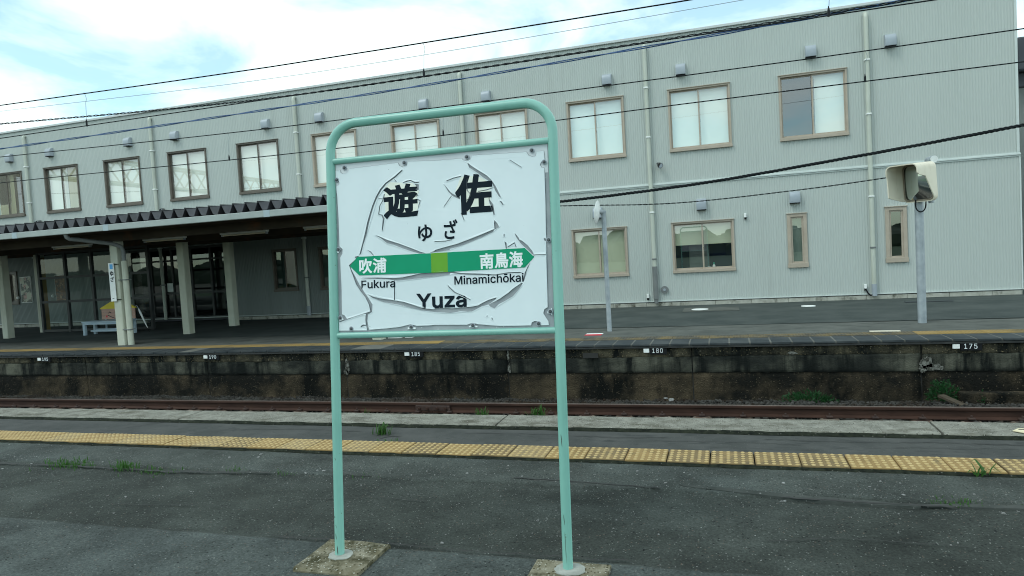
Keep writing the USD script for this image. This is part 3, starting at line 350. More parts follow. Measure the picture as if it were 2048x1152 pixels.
for i, (pts, w) in enumerate([([(-4.9, 5.50), (-4.1, 5.60), (-3.3, 5.58)], .008), ([(-2.3, 5.60), (-1.6, 5.62), (-.9, 5.57), (-.5, 5.6)], .009), ([(-.7, 5.50), (0, 5.52), (.5, 5.48)], .006),
        ([(.2, 5.62), (.9, 5.60), (1.5, 5.64), (2.3, 5.60)], .010), ([(.9, 5.45), (1.4, 5.5), (1.9, 5.52)], .006), ([(-6.2, 5.22), (-6.0, 5.5), (-5.75, 5.78)], .014), ([(-.2, 5.36), (.3, 5.34), (.6, 5.37)], .004), ([(-3.0, 5.33), (-2.95, 5.42), (-2.8, 5.44)], .02)]):
    part('crack_and_seam_shade', crack_and_seam_shade(pts, w, .0105, i), M['gap'], NP)
# raised seams in the dark asphalt
def ridge(pts, w, h, seed, z0=-.006):
    r = np.random.default_rng(seed); P = np.array(pts, float); n = 40; t = np.linspace(0, 1, n); s = np.linspace(0, 1, len(P))
    c = np.stack([np.interp(t, s, P[:, k]) for k in (0, 1)], 1); c[:, 1] += (nz(c[:, 0], 5.0, seed) - .5) * .05
    ww = w * (np.sin(t * math.pi) ** .35) * (.7 + .6 * nz(c[:, 0], 6.0, seed + 1)); mbb = MB(); rows = []
    for k, (d, hh) in enumerate(((-1.1, -.012), (-1, h), (0, h * 1.1), (.9, h * .8), (1.2, -.012))):
        rows.append(np.column_stack([c[:, 0], c[:, 1] + d * ww / 2, np.full(n, z0 + hh)]))
    v = np.vstack(rows)
    return mbb.add(v, [(k * n + i, k * n + i + 1, (k + 1) * n + i + 1, (k + 1) * n + i) for k in range(4) for i in range(n - 1)])
part('asphalt_seam', ridge([(-1.45, 4.52), (-1.0, 4.47), (-.62, 4.40)], .06, .008, 31), M['seam'], NP)
part('asphalt_seam', ridge([(-.35, 4.50), (.2, 4.42), (.62, 4.36), (1.0, 4.33)], .075, .010, 37), M['seam'], NP)
part('asphalt_seam', ridge([(1.0, 4.36), (1.6, 4.40), (2.2, 4.42)], .06, .006, 39), M['seam'], NP)
part('asphalt_seam', ridge([(-3.0, 4.46), (-2.6, 4.44), (-2.1, 4.47)], .05, .006, 41), M['seam'], NP)
# loose grit
def rocks(P, size, seed, flat=.6):
    r = np.random.default_rng(seed); base = trimesh.creation.icosphere(0, 1.0); bv, bf = base.vertices, base.faces; n = len(P)
    s = size if np.ndim(size) else np.full(n, size)
    jit = 1 + r.uniform(-.38, .38, (n, len(bv), 1)); sc = np.stack([r.uniform(.7, 1.3, n), r.uniform(.6, 1.1, n), r.uniform(.45, .9, n) * flat / .6], 1)
    a = r.uniform(0, 6.28, n); ca, sa = np.cos(a), np.sin(a); w = bv[None] * jit * sc[:, None] * s[:, None, None]
    w = np.stack([w[..., 0] * ca[:, None] - w[..., 1] * sa[:, None], w[..., 0] * sa[:, None] + w[..., 1] * ca[:, None], w[..., 2]], -1)
    tl = r.uniform(-.5, .5, n); w = np.stack([w[..., 0], w[..., 1] * np.cos(tl)[:, None] - w[..., 2] * np.sin(tl)[:, None], w[..., 1] * np.sin(tl)[:, None] + w[..., 2] * np.cos(tl)[:, None]], -1)
    w += np.asarray(P)[:, None]
    return MB().add(w.reshape(-1, 3), (bf[None] + (np.arange(n) * len(bv))[:, None, None]).reshape(-1, 3))
n = 5200
gx = rng.uniform(-8, 3.2, n); u = rng.random(n)
gy = np.where(u < .5, 4.50 + rng.normal(0, .16, n), np.where(u < .95, rng.uniform(3.32, 4.9, n), rng.uniform(2.6, 3.3, n))); gy = np.clip(gy, 2.55, 4.9)
sz = .0017 * (1 + rng.pareto(3.0, n)); sz = np.clip(sz, .0012, .011)
gz = near_z(gx, gy) + sz * .25
G = rocks(np.stack([gx, gy, gz], 1), sz, 5)
struct('loose_grit', G, M['grit'], kind='stuff')
tag(stage.GetPrimAtPath('/World/loose_grit'), 'pale grit and crumbs scattered over the dark near platform asphalt', 'grit')

# tactile tiles: raised, domed
TX0, TP = -3.1647, 0.3
dome = trimesh.creation.icosphere(1, .0155); dv = dome.vertices.copy()
keep = np.all(dome.vertices[dome.faces][:, :, 2] > -.001, axis=1); df = dome.faces[keep]; dv[:, 2] *= .38
def tile_mesh(x, y, w, d, z0, z1):
    return MB().box(x + .004, x + w - .004, y + .003, y + d - .003, z0, z1, .003)
def dome_mesh(x, y, w, d, z1, k=6):
    mb = MB(); st = w / k
    for i in range(k):
        for j in range(k): mb.add(dv + [x + st * (i + .5), y + d / k * (j + .5), z1 - .0005], df)
    return mb
TT = struct('tactile_paving', MB().box(-9, 3, 4.93, 5.22, -.05, .0), M['moss'])
for k in range(-20, 21):
    x = TX0 + TP * k; dz = rng.normal(0, .0012); q = part('tactile_tile', tile_mesh(x + rng.normal(0, .0012), 4.925 + rng.normal(0, .002), TP, .3, -.01, .0235 + dz), M[rng.choice(['tile', 'tile', 'tile_b', 'tile_c'])], TT)
    part('studs', dome_mesh(x, 4.925, TP, .3, .0235 + dz), M['dome_tile'], q, smooth=True)
part('mortar_bed', MB().sheet(np.arange(-9.3, 3.3, .03), np.array([4.885, 4.90, 4.926]), lambda a, b: np.where(b < 4.89, -.012, np.where(b < 4.91, .004, .016)) + (meshkit.fbm(np.stack([a * 6, b, 0 * a], -1), 3, 8) - .5) * .012), M['moss'], TT)

# edge slabs of the near platform
def rough_slab(x0, x1, y0, y1, z0, z1, amp, seed, n=70):
    gx = np.linspace(x0, x1, n); ring = [(y0, z0), (y0, z1 - .012), (y0 + .012, z1), (y0 + .12, z1), (y0 + .3, z1), (y1 - .012, z1), (y1, z1 - .014), (y1, z0)]
    v = np.array([[(x, y, z) for (y, z) in ring] for x in gx]).reshape(-1, 3)
    nn = meshkit.fbm(v * [7, 9, 9], 4, seed) - .5; v[:, 1] += nn * amp * 2; v[:, 2] += (meshkit.fbm(v * [5, 6, 3] + 9, 4, seed + 1) - .5) * amp
    k = len(ring); f = [(i * k + j, (i + 1) * k + j, (i + 1) * k + j + 1, i * k + j + 1) for i in range(n - 1) for j in range(k - 1)]
    mb = MB().add(v, f)
    for o in (0, (n - 1) * k): mb.add(np.vstack([v[o:o + k], v[o:o + k].mean(0)]), [(j, j + 1, k) for j in range(k - 1)] + [(k - 1, 0, k)])
    return mb
joints = [-16.4, -12.8, -9.22, -5.62, -2.055, 1.505, 5.07, 8.6]
for a, b in zip(joints[:-1], joints[1:]):
    part('edge_slab', rough_slab(a + .010, b - .010, SLAB0, EDGE_N, -.14, .028, .010, int(a * 7) % 50, 90), M['coping'], NP, smooth=35)
mx = np.arange(-13, 5, .018)
mtop = .022 + (nz(mx, 7.0, 51) - .5) * .014; mout = .018 + (nz(mx, 5.0, 53) - .4) * .035
v = np.vstack([np.column_stack([mx, SLAB0 + .004 + 0 * mx, mtop]), np.column_stack([mx, SLAB0 - .012 - mout * .3, mtop * .75]), np.column_stack([mx, SLAB0 - .02 - mout, .002 + 0 * mx])]); k = len(mx)
part('moss', MB().add(v, [(r_ * k + i, (r_ + 1) * k + i, (r_ + 1) * k + i + 1, r_ * k + i + 1) for r_ in range(2) for i in range(k - 1)]), M['moss'], NP, smooth=True)

# ================================================================ TRACK
RY, RZ = 8.75, -.45
BALL = MB()
def bed_z(gx, gy):
    z = np.where(gy < 8.0, -.60, np.where(gy < 9.25, -.605, -.605 - (gy - 9.25) * .165)); return z + (meshkit.fbm(np.stack([gx * 2, gy * 2, 0 * gx], -1), 3, 12) - .5) * .06
BALL.sheet(np.concatenate([np.linspace(-60, -18, 20), np.arange(-18, 7, .12), np.linspace(7, 60, 20)]), np.linspace(6.2, 11.03, 36), lambda a, b: bed_z(a, b) - .035)
BB = struct('ballast_bed', BALL, M['bed'], smooth=True)
n = 27000
bx = rng.uniform(-17.5, 6.2, n); by = np.where(rng.random(n) < .24, rng.uniform(8.15, 9.0, n), rng.uniform(8.95, 11.0, n))
thin = (by > 9.6) & (bx > -5.5) & (rng.random(n) < .45)
bx, by = bx[~thin], by[~thin]; bs = rng.uniform(.011, .031, len(bx))
st = rocks(np.stack([bx, by, bed_z(bx, by) - .018 + rng.uniform(0, .02, len(bx))], 1), bs, 15, .75)
struct('ballast_stones', st, M['ballast'], kind='stuff'); tag(stage.GetPrimAtPath('/World/ballast_stones'), 'grey brown ballast stones between the rusty rail and the platform wall', 'ballast')

RAIL = thing('rail', (0, RY, RZ - .130), 'long rust brown steel rail along the ballast between the two platforms', 'rail')
prof = np.array([(-.064, 0), (.064, 0), (.064, .010), (.03, .022), (.009, .032), (.008, .105), (.012, .112), (.032, .118), (.033, .145), (.027, .153), (-.027, .153), (-.033, .145), (-.032, .118), (-.012, .112), (-.008, .105), (-.009, .032), (-.03, .022), (-.064, .010)]) * .85
def extrude_x(pr, x0, x1, y, z):
    k = len(pr); v = np.vstack([np.column_stack([np.full(k, x), y + pr[:, 0], z + pr[:, 1]]) for x in (x0, x1)]); mb = MB().add(v, [(i, (i + 1) % k, k + (i + 1) % k, k + i) for i in range(k)])
    c = trimesh.creation.triangulate_polygon(Polygon(pr), engine='earcut'); 
    for o in (0, k): mb.add(np.column_stack([np.full(len(c[0]), (x0, x1)[o > 0]), y + c[0][:, 0], z + c[0][:, 1]]), c[1])
    return mb
z0 = RZ - .130
joint_x = -4.0
part('rail_length', extrude_x(prof, -60, joint_x - .004, RY, z0), M['rust'], RAIL); part('rail_length', extrude_x(prof, joint_x + .004, 60, RY, z0), M['rust'], RAIL)
part('running_surface', MB().box(-60, joint_x - .004, RY - .021, RY + .021, z0 + .130, z0 + .1312), M['railtop'], RAIL); part('running_surface', MB().box(joint_x + .004, 60, RY - .021, RY + .021, z0 + .130, z0 + .1312), M['railtop'], RAIL)
jb = part('joint_bar', MB().box(joint_x - .26, joint_x + .26, RY - .045, RY - .009, z0 + .020, z0 + .095, .006), M['rustdark'], RAIL)
for dx in (-.2, -.075, .075, .2): part('joint_bolt', MB().cyl((joint_x + dx, RY - .075, z0 + .058), (joint_x + dx, RY - .048, z0 + .058), .020, 6), M['rust'], jb)
sx = [-.84 + .482 * k for k in range(-34, 10)]
for x in sx:
    if -13 < x < 3.2: part('rail_clip', MB().box(x - .035, x + .035, RY - .098, RY - .035, z0 + .008, z0 + .03, .005).cyl((x, RY - .075, z0 + .02), (x, RY - .075, z0 + .058), .012, 6), M['rustdark'], RAIL)
SL = None
for x in sx:
    lab = 'brown stained concrete sleeper lying under the rusty rail in the ballast'
    if SL is None:
        SL = thing('sleeper', (x, 8.22, z0 - .15), lab, 'sleeper', 'sleepers under the rail')
        part('sleeper_body', MB().box(x - .115, x + .115, 7.2, 9.22, z0 - .16, z0 - .006, .02), M['sleeper'], SL); part('tie_pad', MB().box(x - .07, x + .07, RY - .09, RY + .09, z0 - .006, z0 - .0005), M['rustdark'], SL)
    else: copy_of(SL, (x, 8.22, z0 - .15 + rng.normal(0, .004)), lab, 'sleeper', 'sleepers under the rail')
# flaked cream paint on a few sleeper ends
for i, (x, w) in enumerate(((-2.70, .16), (-2.23, .13), (2.02, .20), (2.52, .24))):
    th = np.linspace(0, 6.28, 18)[:-1]; r_ = .5 * w * (.75 + .35 * nz(th * 3, 1.0, 60 + i)); pl = Polygon(np.stack([np.cos(th) * r_, np.sin(th) * r_ * .55], 1)).difference(Point(.25 * w, -.03).buffer(w * .2))
    solo('paint_flake', MB().prism(pl, (x, 8.40, z0 - .004), X, Y, Z, 0, .012), M['chip'], ['cream paint flake at the foot of the rail just left of a grass tuft', 'cream paint flake at the foot of the rail beside the right sign post', 'pale cream ring shaped flake by the rail at the edge slab joint', 'cream flake by the rail near the right end of the track'][i], 'paint flake', 'cream paint flakes along the rail')

# ================================================================ FAR PLATFORM
FY = 11.0; W = 18.85
FP = struct('far_platform', MB().box(-60, 60, FY + .22, 34, -1.3, -.14), M['far_asphalt'])
struct('asphalt_dark', MB().sheet(np.linspace(-60, 60, 160), np.concatenate([np.linspace(13.40, W + .02, 18), [22, 34]]), lambda a, b: -.085 * np.clip((b - 17.0) / 1.7, 0, 1) + (meshkit.fbm(np.stack([a * .7, b * .7, 0 * a], -1), 3, 14) - .5) * .012), M['far_asphalt'], FP, smooth=True)
struct('asphalt_pale', MB().sheet(np.linspace(-60, 60, 120), np.linspace(11.90, 13.42, 6), lambda a, b: .0045 + (meshkit.fbm(np.stack([a * .7, b * .7, 0 * a], -1), 3, 15) - .5) * .006 - .012 * (b > 13.40)), M['far_pale'], FP, smooth=True)
part('edge_bed', MB().box(-60, 60, FY + .0, 11.92, -.024, .0005), M['edge_bed'], FP)
# retaining wall of the platform: blocks in two courses
wj = [-19.2, -16.1, -13.0, -9.88, -6.77, -3.63, -.57, 2.62, 5.75]
def wall_block(x0, x1, z0, z1, y, amp, seed, nx=90, nz_=14):
    gx, gz = np.meshgrid(np.linspace(x0, x1, nx), np.linspace(z0, z1, nz_), indexing='ij'); q = np.stack([gx, 0 * gx, gz], -1)
    d = (meshkit.fbm(q * 3.0, 4, seed) - .5) * amp * 1.6 + (meshkit.fbm(q * 17, 3, seed + 1) - .5) * amp
    ex = np.minimum(np.minimum(gx - x0, x1 - gx), np.minimum(gz - z0, z1 - gz)); d = d - .020 * np.exp(-ex / .012)
    gy = y - d; i = (np.arange(nx - 1)[:, None] * nz_ + np.arange(nz_ - 1)).ravel()
    mb = MB().add(np.stack([gx, gy, gz], -1).reshape(-1, 3), np.stack([i, i + nz_, i + nz_ + 1, i + 1], 1))
    return mb
part('wall_core', MB().box(-60, 60, FY + .09, FY + .22, -1.3, -.03), M['gap'], FP)
for i, (a, b) in enumerate(zip(wj[:-1], wj[1:])):
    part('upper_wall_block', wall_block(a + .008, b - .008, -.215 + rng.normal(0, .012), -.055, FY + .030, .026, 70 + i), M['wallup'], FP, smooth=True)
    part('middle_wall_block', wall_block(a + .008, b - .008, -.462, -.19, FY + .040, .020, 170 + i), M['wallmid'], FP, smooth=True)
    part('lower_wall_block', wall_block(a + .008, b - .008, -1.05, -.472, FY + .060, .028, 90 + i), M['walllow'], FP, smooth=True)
part('platform_lip', rough_slab(-20, 7, FY - .02, FY + .1, -.060, -.026, .006, 97, 500), M['copedge'], FP, smooth=40)
# edge tiles and the yellow line of the far platform
for k in range(0, 86):
    x = 6.0 - .3 * k
    if x < -19: break
    dz = rng.normal(0, .0015)
    part('edge_tile', MB().box(x + .013, x + .287, FY - .025, 11.54, -.022, .004 + dz), M['edge_tile'], FP)
for k in range(0, 86):
    x = 6.0 - .3 * k
    if x < -19: break
    q = part('tactile_tile', MB().box(x + .003, x + .297, 11.56, 11.885, -.02, .010 + rng.normal(0, .001)), M['tile_worn' if -5.4 < x < 2.6 else 'tile_far'], FP)
    if x > -9: part('studs', dome_mesh(x, 11.56, .3, .32, .010), M['tile_worn' if -5.4 < x < 2.6 else 'tile_far'], q)
# broken spots in the wall
th = np.linspace(0, 6.28, 26)[:-1]
for i, (x, z, rx, rz, lk) in enumerate(((2.68, -.33, .08, .08, 'spall'), (2.76, -.40, .13, .045, 'spall'), (2.63, -.42, .05, .05, 'spall'), (-6.72, -.30, .035, .14, 'spall'), (-6.75, -.42, .05, .05, 'spall'), (-3.60, -.16, .02, .09, 'spall'), (-3.59, -.38, .025, .07, 'spall'), (.9, -.17, .07, .02, 'spall'))):
    r_ = .25 + 1.5 * nz(th * 4.5, 1.0, 80 + i); pl = Polygon(np.stack([np.cos(th) * r_ * rx, np.sin(th) * r_ * rz], 1)).buffer(0)
    part('broken_patch', MB().prism(pl, (x, FY + .025, z), X, Z, -Y, -.03, .004), M[lk], FP)
part('drain_hole', MB().box(-2.30, -2.05, FY + .0, FY + .02, -.21, -.13), M['gap'], FP)
solo('kerb_stone', MB().box(2.98, 6.4, 10.62, 10.78, -.9, -.685, .015), M['walllow'], 'low dark concrete kerb lying along the wall foot right of the leafy bush', 'kerb')
# number plates
DIG = {'175': 3.0, '180': -1.31, '185': -5.52, '190': -9.89, '195': -14.27}
for t, x in DIG.items():
    z = -.10
    where = {'175': 'black plate reading 175 on the wall above the leafy bush', '180': 'black plate reading 180 on the wall right of the sign posts', '185': 'black plate reading 185 on the wall framed between the sign posts',
             '190': 'black plate reading 190 on the wall under the canopy, left of the sign', '195': 'faint black plate reading 195 on the wall at the far left'}[t]
    pl_ = thing('number_plate', (x, FY, z), where, 'number plate')
    part('plate', MB().box(x + .10, x + .36, FY - .010, FY + .02, z - .062, z + .055, .003), M['black'], pl_)
    part('white_square', MB().box(x, x + .088, FY - .016, FY + .015, z - .032, z + .032, .003), M['white'], pl_)
    for ci, ch in enumerate(t):
        tm = meshkit.text_mesh(ch, .072, .003); cx = tm.bounds[:, 0].mean()
        q = tm.vertices; part('digit', MB().add(np.column_stack([x + .157 + .062 * ci + (q[:, 0] - cx) * .85, FY - .0115 - q[:, 2], z - .036 + q[:, 1]]), tm.faces), M['letterwhite'], pl_)
# small markers lying on the platforms
bm = thing('boarding_marker', (-2.35, 12.33, .005), 'small red and white boarding marker plate flat on the far platform', 'marker')
part('white_half', MB().box(-2.50, -2.20, 12.335, 12.46, .006, .016), M['white'], bm); part('red_half', MB().box(-2.50, -2.20, 12.20, 12.332, .006, .016), M['red'], bm)
solo('boarding_marker', MB().box(2.12, 2.55, 11.90, 11.975, .008, .020), M['hood'], 'long cream marker plate beside the yellow line near the mirror pole', 'marker')
solo('boarding_marker', MB().box(-6.60, -6.32, 12.45, 12.62, .006, .02), M['white'], 'larger white marker plate on the far platform seen below the sign', 'marker')
solo('boarding_marker', MB().box(-6.24, -6.08, 12.49, 12.63, .006, .02), M['white'], 'smaller white marker plate on the far platform seen below the sign', 'marker')
mh = thing('drain_cover', (-.64, 16.5, .005), 'white round cover set in a pale concrete square by the building', 'drain cover')
part('surround', MB().box(-1.0, .25, 16.1, 17.0, .003, .012), M['far_pale'], mh); part('lid', MB().cyl((-.62, 16.52, .005), (-.62, 16.52, .02), .19, 20), M['white'], mh)
solo('drain_cover', MB().cyl((1.72, 16.55, .003), (1.72, 16.55, .018), .15, 18), M['white'], 'white round cover in the dark asphalt below the narrow frosted window', 'drain cover')
solo('drain_cover', MB().box(3.7, 4.6, 16.7, 16.86, .003, .016), M['edge_tile'], 'thin dark drain grate in the asphalt behind the mirror pole', 'drain cover')
hexp = Polygon([(0, .0), (.06, .065), (.40, .065), (.46, 0), (.40, -.065), (.06, -.065)])
sk = thing('door_marker', (2.02, 5.88, .045), 'cream pointed marker plate on the concrete edge slab at the right edge', 'marker')
part('plate', MB().prism(hexp, (1.985, 5.90, .033), X * .99 + Y * .10, Y, Z, 0, .004), M['chip'], sk)
part('mark', MB().prism(Polygon([(.05, .035), (.38, .030), (.38, .012), (.05, .022)]), (1.985, 5.90, .0375), X * .99 + Y * .10, Y, Z, 0, .0015), M['ink'], sk)
part('mark', MB().prism(Polygon([(.09, -.01), (.16, .002), (.38, -.01), (.38, -.045), (.12, -.045)]), (1.985, 5.90, .0375), X * .99 + Y * .10, Y, Z, 0, .0015), M['ink'], sk)
solo('plastic_scrap', rocks(np.array([[-.98, 10.75, -.81], [-.90, 10.72, -.83]]), .04, 3, .4), M['grit'], 'pale crumpled scrap on the ballast right of the sign', 'litter')
solo('broken_board', MB().bar((2.74, 10.62, -.72), (2.93, 10.30, -.79), .10, .03), M['wood'], 'short broken board lying below the leafy bush by the rail', 'board')

# ================================================================ THE STATION BUILDING
WIN = []
cx_up = [-25.17, -22.50, -19.73, -16.96, -14.17, -11.38, -8.63, -5.945, -3.235, -.50, 2.24]
for c in cx_up: WIN.append((c - .785, c + .785, 4.01, 5.63))
LOWWIN = [(-4.065, -2.535, .785, 2.12), (-1.345, .24, .80, 2.13), (1.53, 1.995, .80, 2.16), (3.77, 4.24, .815, 2.16), (-25.5, -25.08, .78, 1.99), (-13.92, -13.02, .80, 2.14), (-12.2, -10.7, .79, 2.12), (-9.6, -8.1, .79, 2.12)]
ENTR = [(-19.75, -15.60, 0.0, 2.45)]
BX0, BX1, ROOF, BAND = -30.0, 6.60, 7.06, 3.18
BLD = thing('station_building', (-12, W, 0), 'long grey two storey building of ribbed metal cladding with bronze windows', 'building')
def cladding(x0, x1, z0, z1, holes, yb, pitch=.0605, dep=.008):
    xs = []; k = int(math.floor((x1 - x0) / pitch))
    for i in range(k + 1):
        b = x0 + i * pitch; xs += [(b, 0), (b + .020, 0), (b + .028, dep), (b + .0525, dep)]
    xs = [q for q in xs if q[0] < x1] + [(x1, 0)]
    base_x = np.array([q[0] for q in xs]); base_d = np.array([q[1] for q in xs])
    for h in holes:
        for e in h[:2]:
            if x0 < e < x1: d = np.interp(e, base_x, base_d); i = np.searchsorted(base_x, e); base_x = np.insert(base_x, i, e); base_d = np.insert(base_d, i, d)
    v, f = [], []
    for a, b, da, db in zip(base_x[:-1], base_x[1:], base_d[:-1], base_d[1:]):
        if b - a < 1e-6: continue
        mid = (a + b) / 2; cuts = sorted((max(h[2], z0), min(h[3], z1)) for h in holes if h[0] < mid < h[1] and h[3] > z0 and h[2] < z1)
        z = z0; spans = []
        for c, d in cuts:
            if c > z: spans.append((z, c))
            z = max(z, d)
        if z < z1: spans.append((z, z1))
        for s0, s1_ in spans:
            n0 = len(v); v += [(a, yb - da, s0), (b, yb - db, s0), (b, yb - db, s1_), (a, yb - da, s1_)]; f.append((n0, n0 + 1, n0 + 2, n0 + 3))
    return MB().add(v, f)
holes = [(a + .03, b - .03, c + .03, d - .03) for a, b, c, d in WIN + LOWWIN] + ENTR
part('upper_cladding', cladding(BX0, BX1 - .05, BAND + .035, ROOF, holes, W), M['clad'], BLD)
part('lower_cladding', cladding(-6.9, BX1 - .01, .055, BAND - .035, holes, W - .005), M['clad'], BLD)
part('lower_cladding', cladding(BX0, -6.9, .055, BAND - .035, holes, W - .005), M['clad_shade'], BLD, label='same cladding with the canopy shade put into its colour')
part('band_flashing', MB().box(BX0, BX1 + .015, W - .05, W + .02, BAND - .018, BAND + .018, .004).box(BX0, BX1 + .015, W - .03, W + .02, BAND - .05, BAND - .022).box(BX0, BX1 + .015, W - .024, W + .02, BAND + .020, BAND + .045), M['flash'], BLD)
part('corner_trim', MB().box(BX1 - .05, BX1 + .004, W - .022, W + .05, BAND + .05, ROOF), M['flash'], BLD); part('corner_trim', MB().box(BX1 - .012, BX1 + .02, W - .026, W + .05, .06, BAND - .055), M['flash'], BLD)
part('base_flashing', MB().box(BX0, BX1 + .02, W - .045, W + .02, .036, .056), M['flash'], BLD)
part('shadow_gap', MB().box(BX0, BX1, W - .012, W + .01, .014, .036), M['gap'], BLD)
x = BX0; i = 0
while x < BX1:
    w = min(.9, BX1 - x)
    if not (-19.9 < x < -15.7): part('plinth_block', MB().box(x + .004, x + w - .004, W - .03 + rng.normal(0, .003), W + .1, -.13, .014, .005), M['plinth'], BLD)
    x += w
part('parapet_cap', MB().box(BX0, BX1 + .03, W - .055, W + .16, ROOF, ROOF + .07, .008), M['coping_metal'], BLD)
part('side_wall', MB().box(BX1 - .03, BX1 - .005, W + .05, W + 10, 0, ROOF).box(BX0, BX0 + .1, W + .03, W + 10, 0, ROOF), M['clad'], BLD)
part('roof', MB().box(BX0, BX1 - .03, W + .16, W + 10, ROOF - .35, ROOF - .2), M['roofplate'], BLD)
part('inner_wall', MB().box(BX0 + .1, BX1 - .04, W + 3.2, W + 3.3, 0, ROOF - .4), M['room'], BLD)
part('upper_floor', MB().box(BX0 + .1, BX1 - .04, W + .03, W + 3.2, BAND - .25, BAND - .1).box(BX0 + .1, BX1 - .04, W + .03, W + 3.2, -.05, .02).box(BX0 + .1, BX1 - .04, W + .03, W + 3.2, 6.3, 6.4), M['room'], BLD)
pw = MB()
for xx_ in (-26.5, -21.1, -15.4, -10.0, -4.6, .95, 3.4): pw.box(xx_ - .05, xx_ + .05, W + .03, W + 3.2, 0, 6.3)
part('room_partition', pw, M['room'], BLD)

def window(a, b, c, d, kind, dark=False, blind=None, bl_z=None, glass='glass'):
    fm = M['framedark'] if dark else M['frame']; t = .045 if kind == 'slide' else .085
    fr = MB().box(a, a + t, W - .05, W + .09, c, d, .004).box(b - t, b, W - .05, W + .09, c, d, .004).box(a + t, b - t, W - .05, W + .09, d - t, d, .004).box(a - .012, b + .012, W - .065, W + .09, c - .012, c + t + .02, .004)
    fr.box(a - .015, b + .015, W - .07, W + .0, d - .003, d + .014, .003)
    q = part('window', fr, fm, BLD)
    if kind == 'slide':
        mid = (a + b) / 2
        for (s0, s1_, yy) in ((a + t, mid + .025, W + .045), (mid - .025, b - t, W + .008)):
            s = .034; sh = MB().box(s0, s0 + s, yy - .014, yy + .014, c + t + .02, d - t).box(s1_ - s, s1_, yy - .014, yy + .014, c + t + .02, d - t).box(s0 + s, s1_ - s, yy - .014, yy + .014, d - t - s, d - t).box(s0 + s, s1_ - s, yy - .014, yy + .014, c + t + .02, c + t + .02 + s * 1.4)
            part('sash', sh, fm, q); part('pane', MB().quad(s0 + s, s1_ - s, yy, c + t + .02 + s * 1.4, d - t - s), M[glass], q)
        part('crescent_lock', MB().box(mid - .01, mid + .02, W + .025, W + .05, (c + d) / 2 - .10, (c + d) / 2 - .02), M['black'], q)
    else:
        s = .04; sh = MB().box(a + t, a + t + s, W - .02, W + .03, c + t + .02, d - t).box(b - t - s, b - t, W - .02, W + .03, c + t + .02, d - t).box(a + t + s, b - t - s, W - .02, W + .03, d - t - s, d - t).box(a + t + s, b - t - s, W - .02, W + .03, c + t + .02, c + t + .02 + s)
        part('sash', sh, fm, q); part('pane', MB().quad(a + t + s, b - t - s, W, c + t + .02 + s, d - t - s), M[glass], q)
    if blind: 
        for (lk, x0, x1, zb) in blind: part('blind', MB().box(x0, x1, W + .115, W + .12, zb, d - .02), M[lk], q)
    return q
for i, (a, b, c, d) in enumerate(WIN):
    mid = (a + b) / 2
    bl = {0: [('blind', a, mid, 4.5), ('curtain', mid - .6, mid + .2, 4.0)], 1: [('blind', a, mid + .14, c), ('curtain', mid + .16, b - .12, c)], 10: [('blind', mid + .05, b, c)]}.get(i, [('blind', a + .02, b - .02, c + .02)])
    window(a, b, c, d, 'slide', dark=i < 5, blind=bl)
window(*LOWWIN[0], 'slide', blind=[('blindcream', LOWWIN[0][0], LOWWIN[0][1], .8)])
q1 = window(*LOWWIN[1], 'slide', blind=[('blindcream', LOWWIN[1][0], LOWWIN[1][1], 1.52)])
window(*LOWWIN[2], 'fix', glass='glass', blind=[('frost', LOWWIN[2][0], LOWWIN[2][1], .8)]); window(*LOWWIN[3], 'fix', glass='glass')
window(*LOWWIN[4], 'fix', dark=True); 
for k in (5, 6, 7): window(*LOWWIN[k], 'slide', dark=True, glass='glassdark', blind=[('frost', LOWWIN[k][0], LOWWIN[k][1], .8)])
# the things behind the lower window with the half drawn blind
part('back_panel', MB().box(-1.34, .24, W + .9, W + .93, .4, 2.4), M['navy'], BLD)
cab = thing('cabinet', (-.55, W + .7, .5), 'grey cabinet inside the room behind the half drawn blind', 'cabinet')
part('cabinet_body', MB().box(-.95, -.42, W + .55, W + .85, .02, 1.52, .01), M['pipegrey'], cab)
for zz in (1.0, 1.25): part('drawer', MB().box(-.93, -.44, W + .53, W + .55, zz, zz + .2, .004), M['pipegrey'], cab)
ws = part('window_shelf', MB().box(-1.30, .20, W + .09, W + .35, .80, .83), M['room'], BLD)
bt = thing('bottle', (-.30, W + .2, .83), 'small white bottle with a teal cap on the sill behind the lower window', 'bottle')
part('bottle_body', MB().tube([(-.30, W + .2, .83), (-.30, W + .2, .93), (-.30, W + .2, .97)], [.038, .038, .02], 12), M['white'], bt); part('cap', MB().tube([(-.30, W + .2, .97), (-.30, W + .2, 1.02)], [.024, .022], 10), M['teal'], bt)
solo('cup', MB().tube([(-.43, W + .2, .83), (-.43, W + .2, .92)], [.03, .034], 12), M['white'], 'plain white cup on the sill left of the teal capped bottle', 'cup')
solo('plate_stack', MB().tube([(.02, W + .2, .83), (.02, W + .2, .85), (.02, W + .2, .87)], [.12, .15, .06], 14), M['hood'], 'low cream dish on the sill right of the teal capped bottle', 'dish')
